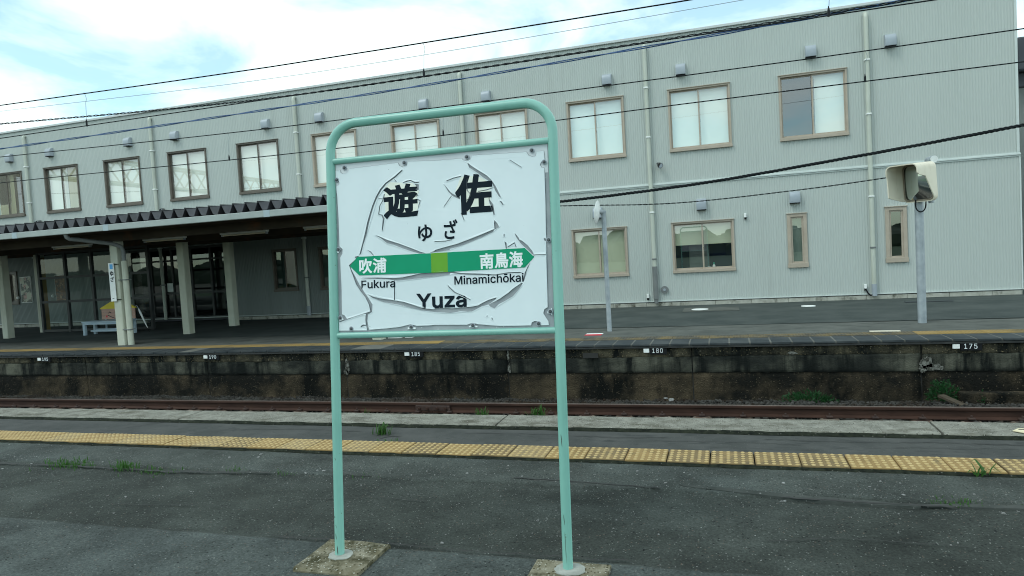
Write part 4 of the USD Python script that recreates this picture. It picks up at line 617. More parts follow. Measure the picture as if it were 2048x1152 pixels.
# glazed entrance under the canopy
ea, eb = -19.75, -15.60
en = MB().box(ea, eb, W - .03, W + .06, 2.37, 2.45)
for xx_ in (-19.72, -18.85, -17.95, -17.15, -16.35, -15.64): en.box(xx_ - .035, xx_ + .035, W - .035, W + .06, 0, 2.37)
for xa, xb in zip((-19.685, -18.815, -17.915, -17.115, -16.315), (-18.885, -17.985, -17.185, -16.385, -15.675)): en.box(xa, xb, W - .03, W + .05, .86, .93).box(xa, xb, W - .03, W + .05, 0, .10).box(xa, xb, W - .03, W + .05, 1.98, 2.04)
EN = part('entrance', en, M['darkframe'], BLD)
for xa, xb in zip((-19.685, -18.815, -17.915, -17.115, -16.315), (-18.885, -17.985, -17.185, -16.385, -15.675)):
    part('pane', MB().quad(xa, xb, W, .10, 2.37), M['glassdark'], EN)
solo('notice', MB().box(-18.19, -17.95, W - .045, W - .04, .96, 1.25), M['white'], 'white paper notice on the dark entrance door', 'notice')
# rain pipes, vent hoods, spot lamps
for i, x in enumerate((-24.05, -18.32, -12.66, -7.10, -1.83, 3.47)):
    low = 3.0 if i < 2 else 0
    grey = i == 4
    yy = W - .085
    dp = part('rain_pipe', MB().tube([(x, W - .01, 6.83), (x, W - .05, 6.86), (x, yy, 6.80), (x, yy, 6.74), (x, yy, .95 if grey else .02)], .052, 12), M['pipe'], BLD, smooth=40)
    if grey: part('pipe_cover', MB().cyl((x, yy - .005, .12), (x, yy - .005, 1.0), .068, 12).cyl((x, yy, 0), (x, yy, .15), .055, 12), M['pipegrey'], dp, smooth=40)
    elif x > -14: part('pipe_foot', MB().cyl((x, yy, .0), (x, yy, .30), .062, 12), M['vent'], dp, smooth=40)
    for zz in (5.75, 4.45, 2.45, 1.2): part('pipe_bracket', MB().box(x - .058, x + .058, W - .15, W - .012, zz - .018, zz + .018, .004), M['white'] if zz != 1.2 else M['pipegrey'], dp)
def hood(x, z):
    pr = [(0, 0), (.02, 0)]; w = .122
    a = np.linspace(0, math.pi / 2, 6); prof_ = [(-.005, -.16)] + [(-.16, -.16), (-.17, -.10)] + [(-.17 + .10 * (1 - math.cos(t)) , -.02 + .14 * math.sin(t)) for t in a] + [(-.005, .13)]
    v = np.array([[(x + s * w, W + py, z + pz) for (py, pz) in prof_] for s in (-1, -.93, .93, 1)]).reshape(-1, 3); k = len(prof_)
    v[:k, 1] += .012; v[3 * k:, 1] += .012
    f = [(i * k + j, (i + 1) * k + j, (i + 1) * k + (j + 1) % k, i * k + (j + 1) % k) for i in range(3) for j in range(k)]
    mb = MB().add(v, f)
    for o in (0, 3 * k): mb.add(np.vstack([v[o:o + k], v[o:o + k].mean(0)]), [(j, (j + 1) % k, k) for j in range(k)])
    q = part('vent_hood', mb, M['vent'], BLD, smooth=40); part('vent_opening', MB().box(x - .12, x + .12, W - .15, W - .015, z - .175, z - .161), M['black'], q)
for x, z in ((-24.85, 6.17), (-22.89, 6.18), (-19.33, 6.18), (-17.35, 6.18), (-13.76, 6.17), (-11.8, 6.15), (-8.28, 6.13), (-6.33, 6.12), (-2.86, 6.13), (-.92, 6.14), (2.22, 6.16), (3.99, 6.17), (-3.30, 2.57), (-.55, 2.59), (1.73, 2.59)): hood(x, z)
for x, z in ((-23.65, 3.76), (-18.08, 3.77), (-1.62, 3.73)):
    q = part('spot_lamp', MB().tube([(x, W - .02, z), (x, W - .10, z)], .03, 8).tube([(x + .03, W - .10, z - .02), (x + .08, W - .22, z - .07)], [.05, .075], 12), M['lampblack'], BLD, smooth=40)
    part('lens', MB().tube([(x + .08, W - .221, z - .0702), (x + .0805, W - .224, z - .071)], .062, 12), M['vent'], q)
for x, z, s in ((.53, 2.20, .06), (-2.05, .20, .06), (3.28, .24, .06)):
    q = part('outlet_box', MB().box(x - s / 2, x + s / 2, W - .07, W - .012, z - .05, z + .06, .006), M['white'], BLD); part('outlet_cover', MB().box(x - s / 2 + .004, x + s / 2 - .004, W - .065, W - .015, z - .10, z - .051), M['black'], q)
q = part('cable_inlet', MB().cyl((-1.60, W - .06, .36), (-1.60, W - .012, .36), .10, 18), M['pipegrey'], BLD, smooth=40); part('inlet_hub', MB().cyl((-1.60, W - .085, .36), (-1.60, W - .055, .36), .035, 12), M['vent'], q)
part('hose', MB().tube([(3.30, W - .05, .14), (3.33, W - .09, .07), (3.38, W - .11, .02), (3.42, W - .09, .03)], .018, 8), M['black'], BLD, smooth=True)
for x, z, w, h, lk, lab in ((-24.67, 1.30, .50, .92, 'poster_a', 'pale framed poster with dark and pink shapes on the wall, farther left'), (-22.99, 1.30, .46, .90, 'poster_b', 'brown orange framed poster on the wall beside the glass screen')):
    ps = thing('poster', (x, W - .03, z - h / 2), lab, 'poster', 'posters on the station wall')
    part('frame', MB().box(x - w / 2 - .02, x + w / 2 + .02, W - .045, W - .014, z - h / 2 - .02, z + h / 2 + .02, .004), M['white'], ps); part('print', MB().box(x - w / 2, x + w / 2, W - .049, W - .046, z - h / 2, z + h / 2), M[lk], ps)
    solo('wall_lamp', MB().mesh(trimesh.creation.icosphere(1, .055).apply_translation((x - w / 2 - .14, W - .07, z - .28))), M['white'], 'small white round fitting on the wall by the ' + ('pale' if lk == 'poster_a' else 'brown orange') + ' poster', 'fitting')
# ================================================================ PLATFORM CANOPY
CX0, CX1 = -27.5, -6.75
CY0, CY1 = 11.42, W - .06
CAN = thing('platform_canopy', (-13, 14, 0), 'long platform canopy with dark folded metal roof and pale gutter on cream columns', 'canopy')
pit = .292; zb, zt = 2.70, 2.865
ks = int((CX1 - CX0) / pit)
v, f = [], []
pr = []
for k in range(ks + 1):
    b = CX0 + k * pit; pr += [(b, zb), (b + .03, zb), (b + .125, zt), (b + .165, zt), (b + .26, zb)]
pr = np.array(pr); n = len(pr); rise = .20
roof = MB().add(np.vstack([np.column_stack([pr[:, 0], np.full(n, CY0), pr[:, 1]]), np.column_stack([pr[:, 0], np.full(n, CY1), pr[:, 1] + rise])]), [(i, i + 1, n + i + 1, n + i) for i in range(n - 1)])
part('roof_sheet', roof, M['roofplate'], CAN)
seam = MB()
for k in range(ks):
    b = CX0 + k * pit + .145; seam.bar((b, CY0 - .03, zt + .012), (b, CY1, zt + rise + .012), .022, .03)
part('roof_seams', seam, M['rooftrim'], CAN, kind='stuff')
for k in range(ks):
    b = CX0 + k * pit + .145
    pl = Polygon([(0.018, .16), (.274, .16), (.20, .012), (.092, .012)])
    part('end_cap', MB().prism(pl, (b, CY0 - .012 + rng.normal(0, .003), zb), X, Z, Y, 0, .01), M['roofplate'], CAN)
part('dark_filler', MB().box(CX0, CX1, CY0 + .25, CY0 + .26, zb - .02, zt + .0), M['rooftrim'], CAN)
part('gutter', MB().box(CX0, CX1 + .05, CY0 - .13, CY0 - .01, 2.56, 2.685, .008), M['gutter'], CAN)
for x in (-27.0, -15.0, -12.4, -8.4): part('gutter_joint', MB().box(x - .07, x + .07, CY0 - .134, CY0 - .01, 2.557, 2.688), M['gutterjoint'], CAN)
part('soffit_beam', MB().box(CX0, CX1, 12.20, 12.32, 2.38, 2.56).box(CX0, CX1, 12.15, 12.37, 2.545, 2.58), M['soffit'], CAN)
part('soffit_board', MB().box(CX0, CX1, CY0 + .0, 12.15, 2.575, 2.60), M['soffit'], CAN)
part('soffit_beam', MB().box(CX0, CX1, 12.97, 13.05, 2.44, 2.62), M['soffit'], CAN)
part('soffit_beam', MB().box(CX0, CX1, 14.24, 14.36, 2.36, 2.62), M['soffit'], CAN); part('soffit_beam', MB().box(CX0, CX1, 16.0, 16.12, 2.36, 2.62), M['soffit'], CAN)
for x in (-26.4, -19.8, -13.25, -6.85): part('cross_beam', MB().box(x - .06, x + .06, 11.6, CY1, 2.585, 2.69), M['soffit'], CAN)
cb = .105
for (x, y) in ((-13.30, 12.355), (-13.34, 14.39), (-13.37, 16.14), (-19.78, 14.45), (-20.18, 15.88), (-19.80, 12.36), (-6.75, 12.36), (-6.80, 14.39)):
    rust = x < -20
    q = part('column', MB().box(x - cb, x + cb, y - cb, y + cb, -.01, 2.40, .012), M['column'], CAN, label='cream column with one ochre side' if rust else None)
    if rust: part('ochre_side', MB().box(x + cb - .001, x + cb + .006, y - cb + .015, y + cb - .015, 0, 2.3), M['columnrust'], q)
part('drain_pipe', MB().tube([(-13.60, 11.36, 2.57), (-13.60, 11.38, 2.50), (-13.59, 11.44, 2.455), (-13.55, 11.6, 2.44), (-13.2, 12.15, 2.33), (-13.09, 12.28, 2.26), (-13.075, 12.32, 2.15), (-13.075, 12.32, 1.9)], .045, 12), M['pipegrey'], CAN, smooth=True)
q = part('drain_pipe', MB().tube([(-13.075, 12.32, .0), (-13.075, 12.32, 1.93)], .066, 14), M['column'], CAN, smooth=40)
for z in (.36, 1.5): part('pipe_bracket', MB().box(-13.22, -13.0, 12.25, 12.40, z - .012, z + .012), M['pipegrey'], q)
# name board strapped to the front column
ns = thing('column_sign', (-13.25, 12.24, 1.0), 'narrow white vertical name board strapped to the front canopy column', 'sign')
sx0, sx1, sy = -13.44, -13.28, 12.225
part('plate', MB().box(sx0, sx1, sy - .012, sy, 1.02, 1.90, .003), M['white'], ns)
part('blue_mark', MB().box(sx0 + .045, sx1 - .03, sy - .015, sy - .0121, 1.76, 1.87), M['blue'], ns)
for (kd, t, polys) in [L for L in LETTERS if L[0] == 'col']:
    g = union_all([Polygon(np.array(r[0]).reshape(-1, 2) / 1e4, [np.array(h).reshape(-1, 2) / 1e4 for h in r[1:]]) for r in polys])
    oz = 1.60 if t == 'ゆ' else 1.47
    part('letter', MB().prism(g, (sx0 + .04, sy - .0145, oz), X * 1.1, Z * 1.15, Y, 0, .002), M['ink'], ns)
part('maker_mark', MB().box(sx0 + .05, sx1 - .06, sy - .0145, sy - .0121, 1.08, 1.095), M['pipegrey'], ns)
for z in (1.06, 1.86): part('strap', MB().box(sx0 + .02, -13.17, sy - .0, sy + .03, z - .008, z + .008), M['black'], ns)
# fluorescent lamps
for i, (x, ln) in enumerate(((-16.0, 1.2), (-13.15, 1.2), (-10.93, 1.24), (-8.74, 1.24))):
    lp = thing('fluorescent_lamp', (x, 13.0, 2.37), ['unlit white tube lamp under the canopy, left of the front column', 'unlit white tube lamp under the canopy just right of the drain pipe', 'unlit white tube lamp under the canopy midway to the sign', 'unlit white tube lamp under the canopy nearest the green sign post'][i], 'lamp', 'lamps under the canopy')
    part('housing', MB().box(x, x + ln, 12.95, 13.07, 2.385, 2.44, .006), M['white'], lp); part('lamp_tube', MB().cyl((x + .04, 13.01, 2.365), (x + ln - .04, 13.01, 2.365), .016, 10), M['hood'], lp, smooth=40); part('end_socket', MB().box(x + .01, x + .04, 12.98, 13.04, 2.34, 2.386), M['vent'], lp); part('end_socket', MB().box(x + ln - .04, x + ln - .01, 12.98, 13.04, 2.34, 2.386), M['vent'], lp)
# glass wind screen
gs = thing('glass_screen', (-18.3, 15.75, 0), 'dark framed glass wind screen standing under the canopy behind the bench', 'screen')
gx_ = [-20.05, -18.98, -17.95, -16.9, -15.85]
fr = MB()
for x in gx_: fr.box(x - .04, x + .04, 15.71, 15.79, 0, 2.45)
for z in (.05, .93, 1.66, 2.41):
    for a, b in zip(gx_[:-1], gx_[1:]): fr.box(a + .04, b - .04, 15.72, 15.78, z - .035, z + .035)
part('frame', fr, M['darkframe'], gs)
for a, b in zip(gx_[:-1], gx_[1:]):
    for z0_, z1_ in ((.085, .895), (.965, 1.625), (1.695, 2.375)): part('pane', MB().quad(a + .04, b - .04, 15.75, z0_, z1_), M['screen'], gs)
# bench with the smiling house back
bx0, bx1, by0, by1, bz = -17.15, -15.62, 14.55, 14.98, .385
bn = thing('bench', ((bx0 + bx1) / 2, 14.8, 0), 'pale blue wooden bench with a smiling pink plank backrest under a yellow roof', 'bench')
for k in range(3): part('seat_plank', MB().box(bx0, bx1, by0 + k * .145, by0 + k * .145 + .138, bz - .035, bz, .006), M['benchblue'], bn)
part('apron', MB().box(bx0 + .03, bx1 - .03, by0 + .02, by0 + .045, bz - .09, bz - .035), M['benchblue'], bn)
for x in (bx0 + .06, bx1 - .06):
    for y in (by0 + .05, by1 - .05): part('leg', MB().box(x - .04, x + .04, y - .035, y + .035, 0, bz - .035, .005), M['benchblue'], bn)
part('stretcher', MB().box(bx0 + .10, bx1 - .10, by1 - .07, by1 - .03, .10, .15), M['benchblue'], bn); part('stretcher', MB().box(bx0 + .1, bx1 - .1, by0 + .19, by0 + .23, .08, .13), M['benchblue'], bn)
hx0, hx1 = bx0 + .30, bx1 - .02
for k in range(3): part('back_plank', MB().box(hx0 + .01, hx1 - .01, by1 - .03, by1, bz + .02 + k * .098, bz + .02 + k * .098 + .094, .003), M['plank'], bn)
zr = bz + .31
part('yellow_roof', MB().prism(Polygon([(hx0 - .04, zr), (hx1 + .04, zr), (hx1 + .02, zr + .025), ((hx0 + hx1) / 2 + .12, zr + .24), ((hx0 + hx1) / 2 - .12, zr + .24), (hx0 - .02, zr + .025)]), (0, by1 - .035, 0), X, Z, Y, 0, .04), M['yellowroof'], bn)
for s in (0, 1): part('back_post', MB().box((hx0 + .08, hx1 - .12)[s], (hx0 + .12, hx1 - .08)[s], by1, by1 + .03, bz - .3, zr), M['benchblue'], bn)
mid = (hx0 + hx1) / 2
def stroke(pts, w): return LineString(pts).buffer(w, cap_style='round')
sm = [(mid - .36 + .72 * t, bz + .13 - .10 * math.sin(math.pi * t)) for t in np.linspace(0, 1, 14)]
part('smile', MB().prism(stroke(sm, .009), (0, by1 - .0345, 0), X, Z, Y, 0, .004), M['ink'], bn)
for s in (-1, 1):
    part('eye', MB().prism(stroke([(mid + s * .33, bz + .19), (mid + s * .29, bz + .225), (mid + s * .25, bz + .19)], .008), (0, by1 - .0345, 0), X, Z, Y, 0, .004), M['ink'], bn)
    part('cheek', MB().prism(Point(mid + s * .41, bz + .10).buffer(.03), (0, by1 - .0345, 0), X, Z, Y, 0, .004), M['red'], bn)
um = thing('umbrella', (-15.40, 15.0, 0), 'folded pale umbrella leaning at the right end of the bench', 'umbrella')
part('canopy_cloth', MB().tube([(-15.56, 15.0, .66), (-15.52, 15.0, .58), (-15.38, 15.0, .28), (-15.30, 15.0, .12)], [.012, .028, .02, .006], 10), M['white'], um, smooth=True); part('handle', MB().tube([(-15.56, 15.0, .66), (-15.60, 15.0, .74), (-15.64, 15.0, .75), (-15.66, 15.0, .72)], .009, 8), M['vent'], um, smooth=True); part('tip', MB().tube([(-15.30, 15.0, .12), (-15.25, 15.0, .0)], .005, 6), M['black'], um)

# ================================================================ THE STATION NAME SIGN
q0 = np.array([-2.043, 3.144, 0.0]); th0, lean, rl, wid = .041, .09, -.003, 1.244
u0 = np.array([math.cos(th0), math.sin(th0), 0]); n0 = np.array([-math.sin(th0), math.cos(th0), 0]); up0 = Z * math.cos(lean) + n0 * math.sin(lean)
SU = u0 * math.cos(rl) + up0 * math.sin(rl); SV = -u0 * math.sin(rl) + up0 * math.cos(rl); SN = np.cross(SU, SV)   # SN points to the camera
def sp(a, b, c=0.0): return q0 + SU * a + SV * b + SN * c
SIGN = thing('station_sign', q0, 'mint green tube framed station name board with peeling white film reading Yuza', 'sign')
R_ = .0252; rb = .155; top = 2.343
arc1 = [(rb - rb * math.cos(t), top - rb + rb * math.sin(t)) for t in np.linspace(0, math.pi / 2, 9)]
arc2 = [(wid - rb + rb * math.sin(t), top - rb + rb * math.cos(t)) for t in np.linspace(0, math.pi / 2, 9)]
pts = [(0, -.02), (0, 1.1)] + arc1 + [(wid / 2, top)] + arc2 + [(wid, 1.1), (wid, -.02)]
part('tube_frame', MB().tube([sp(*p_) for p_ in pts], R_, 20), M['mint'], SIGN, smooth=40)
part('crossbar', MB().tube([sp(.012, 2.140), sp(wid - .012, 2.140)], .0165, 16), M['mint'], SIGN, smooth=40); part('crossbar', MB().tube([sp(.012, 1.188), sp(wid - .012, 1.188)], .0165, 16), M['mint'], SIGN, smooth=40)
part('back_board', MB().prism(sbox(.0275, 1.201, 1.2165, 2.127), q0, SU, SV, SN, -.008, -.0035), M['board'], SIGN)
P_ = lambda c: Polygon(np.array(c).reshape(-1, 2) / 1e4).buffer(0)
film = P_(FILM); holes_ = [P_(c) for c in CRACKS]
full = film
for h in holes_: film = film.difference(h.buffer(.0004))
# pale border that shows above and left of the film
bord = sbox(.030, 1.98, 1.214, 2.1255).difference(P_(FILM).buffer(.002)); bord = union_all([g for g in getattr(bord, 'geoms', [bord])])
part('border_film', MB().prism(bord, q0, SU, SV, SN, -.0035, -.0022), M['border'], SIGN)
arrow = Polygon([(.102, 1.563), (.150, 1.611), (.573, 1.607), (.573, 1.5045), (.157, 1.510)])
arrow2 = Polygon([(.666, 1.607), (1.081, 1.606), (1.128, 1.558), (1.078, 1.508), (.666, 1.5045)])
def fine(poly, seg=.012):
    return poly.segmentize(seg)
def film_mesh(poly, h):
    """the film as a skin that lifts near its cracks"""
    mb = MB()
    cr = union_all(holes_); keep = union_all([Polygon(np.array(q_[0]).reshape(-1, 2) / 1e4).buffer(.010) for L_ in LETTERS if L_[0] != 'col' for q_ in L_[2]] + [arrow.buffer(.008), arrow2.buffer(.008)])
    for g in getattr(poly, 'geoms', [poly]):
        if g.area < 1e-5: continue
        g = fine(g.simplify(.0003), .02); inner = g.buffer(-.009).simplify(.0008); rim = g.difference(inner)
        for sub in list(getattr(rim, 'geoms', [rim])) + list(getattr(inner, 'geoms', [inner])):
            if sub.is_empty or sub.area < 1e-7: continue
            v2, f2 = trimesh.creation.triangulate_polygon(sub, engine='earcut')
            out = np.zeros(len(v2))
            for i, pnt in enumerate(v2):
                pp = Point(pnt); onb = g.exterior.distance(pp) < 1e-4 or any(r.distance(pp) < 1e-4 for r in g.interiors)
                dcr = cr.distance(pp) if onb else 1
                out[i] = (.0030 * (.25 + .9 * meshkit.noise(np.array([pnt[0] * 9, pnt[1] * 9, .3]), 4))) if (onb and dcr < .003 and not keep.contains(pp)) else (.0004 if onb else 0)
            und = (meshkit.fbm(np.column_stack([v2 * 5, 0 * v2[:, 0]]), 3, 33) - .5) * .0016
            mb.add(q0 + v2[:, :1] * SU + v2[:, 1:2] * SV + (h + out + und)[:, None] * SN, f2)
    return mb
part('white_film', film_mesh(film, .0012), M['film'], SIGN)
for c in CREAM:
    g = P_(c).intersection(full).difference(union_all(holes_).buffer(.0005)); g = union_all([x_ for x_ in getattr(g, 'geoms', [g]) if x_.area > 2e-5])
    part('aged_film', MB().prism(g, q0, SU, SV, SN, .0022, .0025), M['cream_film'], SIGN)
for c in CHIPS: part('film_scrap', MB().prism(P_(c), q0, SU, SV, SN, -.002, .0012), M['film_lip'], SIGN)
GB = part('green_arrow', MB().prism(arrow, q0, SU, SV, SN, .0025, .0030), M['green'], SIGN); GB2 = part('green_arrow', MB().prism(arrow2, q0, SU, SV, SN, .0025, .0030), M['green'], SIGN)
part('lime_square', MB().prism(sbox(.5735, 1.5045, .6655, 1.607), q0, SU, SV, SN, .0025, .0030), M['lime'], SIGN)
cracks_all = union_all(holes_)
for kd, t, polys in LETTERS:
    if kd == 'col': continue
    g = union_all([Polygon(np.array(r[0]).reshape(-1, 2) / 1e4, [np.array(h).reshape(-1, 2) / 1e4 for h in r[1:]]).buffer(0) for r in polys])
    if kd == 'white': g = g.buffer(.0006); hh = (.0031, .0034)
    else: hh = (.0026, .0030)
    if t in '遊佐': g = g.difference(union_all([h for h in holes_ if h.area < 6e-4]).buffer(-.0008))
    par = GB if t in '吹浦' else GB2 if t in '南鳥海' else SIGN
    part('letter' if len(t) == 1 else 'lettering', MB().prism(g, q0, SU, SV, SN, *hh), M['ink'] if kd == 'ink' else M['letterwhite'], par)
for a, b in BOLTS:
    a, b = a / 1e4, b / 1e4
    a = min(max(a, .036), 1.205)
    q = part('bolt', MB().tube([sp(a, b, .001), sp(a, b, .006), sp(a, b, .011)], [.0085, .0085, .005], 10), M['bolt'], SIGN)
    part('washer', MB().tube([sp(a, b, -.002), sp(a, b, .003)], .013, 14), M['vent'], q)
def scratch(a, v0, v1, w, da=0.0):
    n_s = 8; t = np.linspace(0, 1, n_s); ww = w * np.sin(np.pi * t) ** .5 * (.6 + .8 * nz(t * 9, 1.0, int(v0 * 90))); c = np.array([sp(a + da * k - .004 * k, v0 + (v1 - v0) * k, R_ + .0006) for k in t])
    return MB().add(np.vstack([c - SU * ww[:, None], c + SU * ww[:, None]]), [(i, i + 1, n_s + i + 1, n_s + i) for i in range(n_s - 1)])
for a, v0, v1, w in ((wid - .004, .235, .29, .0012), (wid - .001, .05, .21, .0009), (wid - .003, .615, .68, .0014), (-.004, .10, .135, .0012), (.003, .02, .07, .0022), (-.002, .16, .18, .0009), (.002, .52, .535, .001)): part('scratch', scratch(a, v0, v1, w), M['rustdark'], SIGN)
for (a, b), s in (((-2.205, 2.955), 0), ((-.975, 2.915), 1)):
    cp = rough_slab(a, a + .375, b, b + .365, -.10, .016, .010, 61 + s, 60)
    pd = solo('post_footing', cp, M['pad'], ('square concrete footing around the left post of the sign', 'square concrete footing around the right post of the sign')[s], 'footing', smooth=35)
    c = sp((0, wid)[s], .005); th = np.linspace(0, 6.28, 30)[:-1]; rr = (.062, .072)[s] * (.85 + .45 * nz(th * 2.0, 1.0, 71 + s)); ring = Polygon(np.stack([np.cos(th) * rr, np.sin(th) * rr * .9], 1))
    part('mortar_collar', MB().prism(ring, (c[0] + .012, c[1] - .008, .010), X, Y, Z, 0, .010), M['mortar'], pd)

# ================================================================ PLATFORM MIRRORS
mp = thing('platform_mirror', (3.11, 12.99, 0), 'cream hooded train mirror on a thick grey steel pole at right', 'mirror')
part('pole', MB().tube([(3.11, 12.99, -.01), (3.11, 12.99, 2.12)], .066, 16), M['galv'], mp, smooth=40)
def mk_mirror():
    c0 = np.array([3.09, 12.86, 2.345]); nn = np.array([-.68, -.73, -.08]); nn /= np.linalg.norm(nn)
    wv = np.cross(Z, nn); wv /= np.linalg.norm(wv); hv = np.cross(nn, wv)       # wv: towards the far side seen from the front
    return c0, nn, wv, hv
mc, mn, mw, mhv = mk_mirror()
mw = -mw if mw @ np.array([1, 0, 0]) < 0 else mw
if mhv[2] < 0: mhv = -mhv
HW, HH, DP = .26, .32, .48
mq = lambda a, b, c: mc + mw * a + mhv * b + mn * c
rc = .09
def rrect(w, h, r, k=6):
    P = []
    for cx, cy, a0 in ((w - r, h - r, 0), (-w + r, h - r, 90), (-w + r, -h + r, 180), (w - r, -h + r, 270)):
        for t in np.linspace(0, 90, k): P.append((cx + r * math.cos(math.radians(a0 + t)), cy + r * math.sin(math.radians(a0 + t))))
    return np.array(P)
ro = rrect(HW, HH, rc); ri = rrect(HW - .016, HH - .016, rc - .012)
def depth_at(a, b):
    """how far the hood sticks out in front of the mirror at a point of its rim"""
    if b > .14: return DP
    if a > 0: 
        if b > .10: return DP * (.55 + .45 * (b - .10) / .04)
        return max(.03, DP * .55 * (b + .34) / .44)
    if b < -HH + .02: return .04
    return DP * .96 * min(1, max(.08, (b + HH + .0) / .12))
n_ = len(ro); vo, vi = [], []
ex = [(tuple(ro[i]), tuple(ri[i])) for i in range(n_)]
# add extra rim points along the long sides so that the cut edge is sharp
def densify(P, q_=10):
    out = []
    for i in range(len(P)):
        a, b = P[i], P[(i + 1) % len(P)]; k = q_ if np.linalg.norm(b - a) > .1 else 1
        for t in range(k): out.append(a + (b - a) * t / k)
    return np.array(out)
ro, ri = densify(ro, 14), densify(ri, 14); n_ = len(ro)
vb = [mq(a, b, -.05) for a, b in ro]; vo = [mq(a, b, depth_at(a, b)) for a, b in ro]; vi = [mq(a, b, depth_at(a, b)) for a, b in ri]; vib = [mq(a, b, .0) for a, b in ri]
vv = np.vstack([vb, vo, vi, vib]); ff = []
for j in range(3): ff += [(j * n_ + i, j * n_ + (i + 1) % n_, (j + 1) * n_ + (i + 1) % n_, (j + 1) * n_ + i) for i in range(n_)]
hd = MB().add(vv, ff); hd.add(np.vstack([vb, [np.mean(vb, 0)]]), [((i + 1) % n_, i, n_) for i in range(n_)])
part('hood', hd, M['hood'], mp, smooth=50)
gx2, gy2 = np.meshgrid(np.linspace(-1, 1, 9), np.linspace(-1, 1, 11), indexing='ij'); mpv = np.array([mq(a * (HW - .03), b * (HH - .03), .03 - .03 * (a * a + b * b) / 2) for a, b in zip(gx2.ravel(), gy2.ravel())]); i_ = (np.arange(8)[:, None] * 11 + np.arange(10)).ravel()
part('mirror_face', MB().add(mpv, np.stack([i_, i_ + 11, i_ + 12, i_ + 1], 1)), M['mirror'], mp, smooth=True)
part('rim', MB().tube([mq(a, b, .03) for a, b in np.vstack([rrect(HW - .028, HH - .028, .07, 4), rrect(HW - .028, HH - .028, .07, 4)[:1]])], .012, 6), M['rim'], mp)
part('back_post', MB().tube([(3.31, 13.06, 2.0), (3.31, 13.06, 2.70)], .045, 12).tube([(3.11, 12.99, 2.08), (3.31, 13.06, 2.08)], .05, 10), M['galv'], mp, smooth=40)
part('end_fitting', MB().cyl((3.33, 12.92, 2.71), (3.31, 13.16, 2.71), .062, 14), M['galv'], mp, smooth=40); part('end_cap', MB().cyl((3.333, 12.905, 2.71), (3.33, 12.92, 2.71), .058, 16), M['white'], mp)
part('cable_loop', MB().tube([(3.04, 12.88, 2.06)] + [(3.11 - .075 * math.cos(t), 12.88, 1.97 - .11 * math.sin(t)) for t in np.linspace(0, math.pi, 9)] + [(3.19, 12.88, 2.06)], .011, 6), M['wire'], mp, smooth=True)
sm_ = thing('small_mirror', (-2.14, 12.8, 0), 'thin grey pole with a small round white backed mirror seen edge on', 'mirror')
part('pole', MB().tube([(-2.14, 12.8, -.01), (-2.14, 12.8, 2.26)], .044, 14), M['galv'], sm_, smooth=40)
part('arm', MB().tube([(-2.12, 12.82, 2.235), (-2.22, 12.72, 2.26)], .045, 10), M['galv'], sm_, smooth=40)
dn = np.array([-.97, .04, .12]); dn /= np.linalg.norm(dn); dc = np.array([-2.24, 12.70, 2.25]); da = np.cross(dn, Z); da /= np.linalg.norm(da); db = np.cross(da, dn)
rg = [(r_, h_) for r_, h_ in ((.02, -.05), (.12, -.035), (.20, -.01), (.215, .005), (.20, .012), (.1, .03), (.005, .036))]
vs = np.array([[dc + (da * math.cos(t) + db * math.sin(t)) * r_ + dn * h_ for t in np.linspace(0, 2 * math.pi, 25)[:-1]] for r_, h_ in rg]).reshape(-1, 3)
part('mirror_disc', MB().add(vs, [(j * 24 + i, j * 24 + (i + 1) % 24, (j + 1) * 24 + (i + 1) % 24, (j + 1) * 24 + i) for j in range(len(rg) - 1) for i in range(24)]), M['white'], sm_, smooth=40)

# ================================================================ WIRES
def lerp_wire(P, sag=0.0, n=40, wob=0.0, seed=0):
    P = np.array(P, float); d = np.concatenate([[0], np.cumsum(np.linalg.norm(np.diff(P, axis=0), axis=1))]); t = np.linspace(0, d[-1], n)
    from scipy.interpolate import PchipInterpolator
    c = np.stack([PchipInterpolator(d, P[:, k])(t) for k in range(3)], 1)
    if wob: c[:, 2] += (nz(c[:, 0], 4.0, seed) - .5) * wob
    return c
def twisted(c, r, pitch_, strands=2, rr=.7):
    mb = MB(); L = np.concatenate([[0], np.cumsum(np.linalg.norm(np.diff(c, axis=0), axis=1))])
    for s in range(strands):
        a = L / pitch_ * 2 * math.pi + s * 2 * math.pi / strands
        mb.tube(c + np.stack([0 * a, np.cos(a) * r, np.sin(a) * r], 1), r * rr, 5)
    return mb
def catenary(y, mess, cont, drops, label, rm, rc_):
    w_ = thing('overhead_line', (0, y, 4), label, 'wire')
    a = lerp_wire([(x, y, z) for x, z in mess]); b = lerp_wire([(x, y, z) for x, z in cont])
    part('messenger_wire', MB().tube(a, rm, 6), M['wire'], w_, smooth=True); part('contact_wire', MB().tube(b, rc_, 6), M['wire'], w_, smooth=True)
    for x in drops:
        zt_, zb_ = np.interp(x, a[:, 0], a[:, 2]), np.interp(x, b[:, 0], b[:, 2])
        loop = [(x + .035 * math.sin(t * 2.6), y, zt_ + .02 - .16 * t / 1.0) for t in np.linspace(0, 1, 7)]
        q = part('dropper', MB().tube(loop + [(x, y, zb_ + .04)], .0035, 5), M['wirepale'], w_, smooth=True); part('dropper_clip', MB().tube([(x, y, zb_ - .01), (x, y, zb_ + .06), (x, y, zb_ + .10)], [.016, .014, .004], 6), M['wire'], q)
y = 8.25
catenary(y, [(-40, 5.05), (-11.0, 4.43), (-4.78, 4.338), (-.26, 4.33), (8, 4.5), (30, 5.3)], [(-40, 3.95), (-11.07, 3.912), (-3.6, 3.912), (1.17, 3.93), (30, 3.95)], (-9.25, -3.60, 1.17), 'upper pair of overhead track wires with thin droppers against the sky', .0085, .0075)
y = 10.6
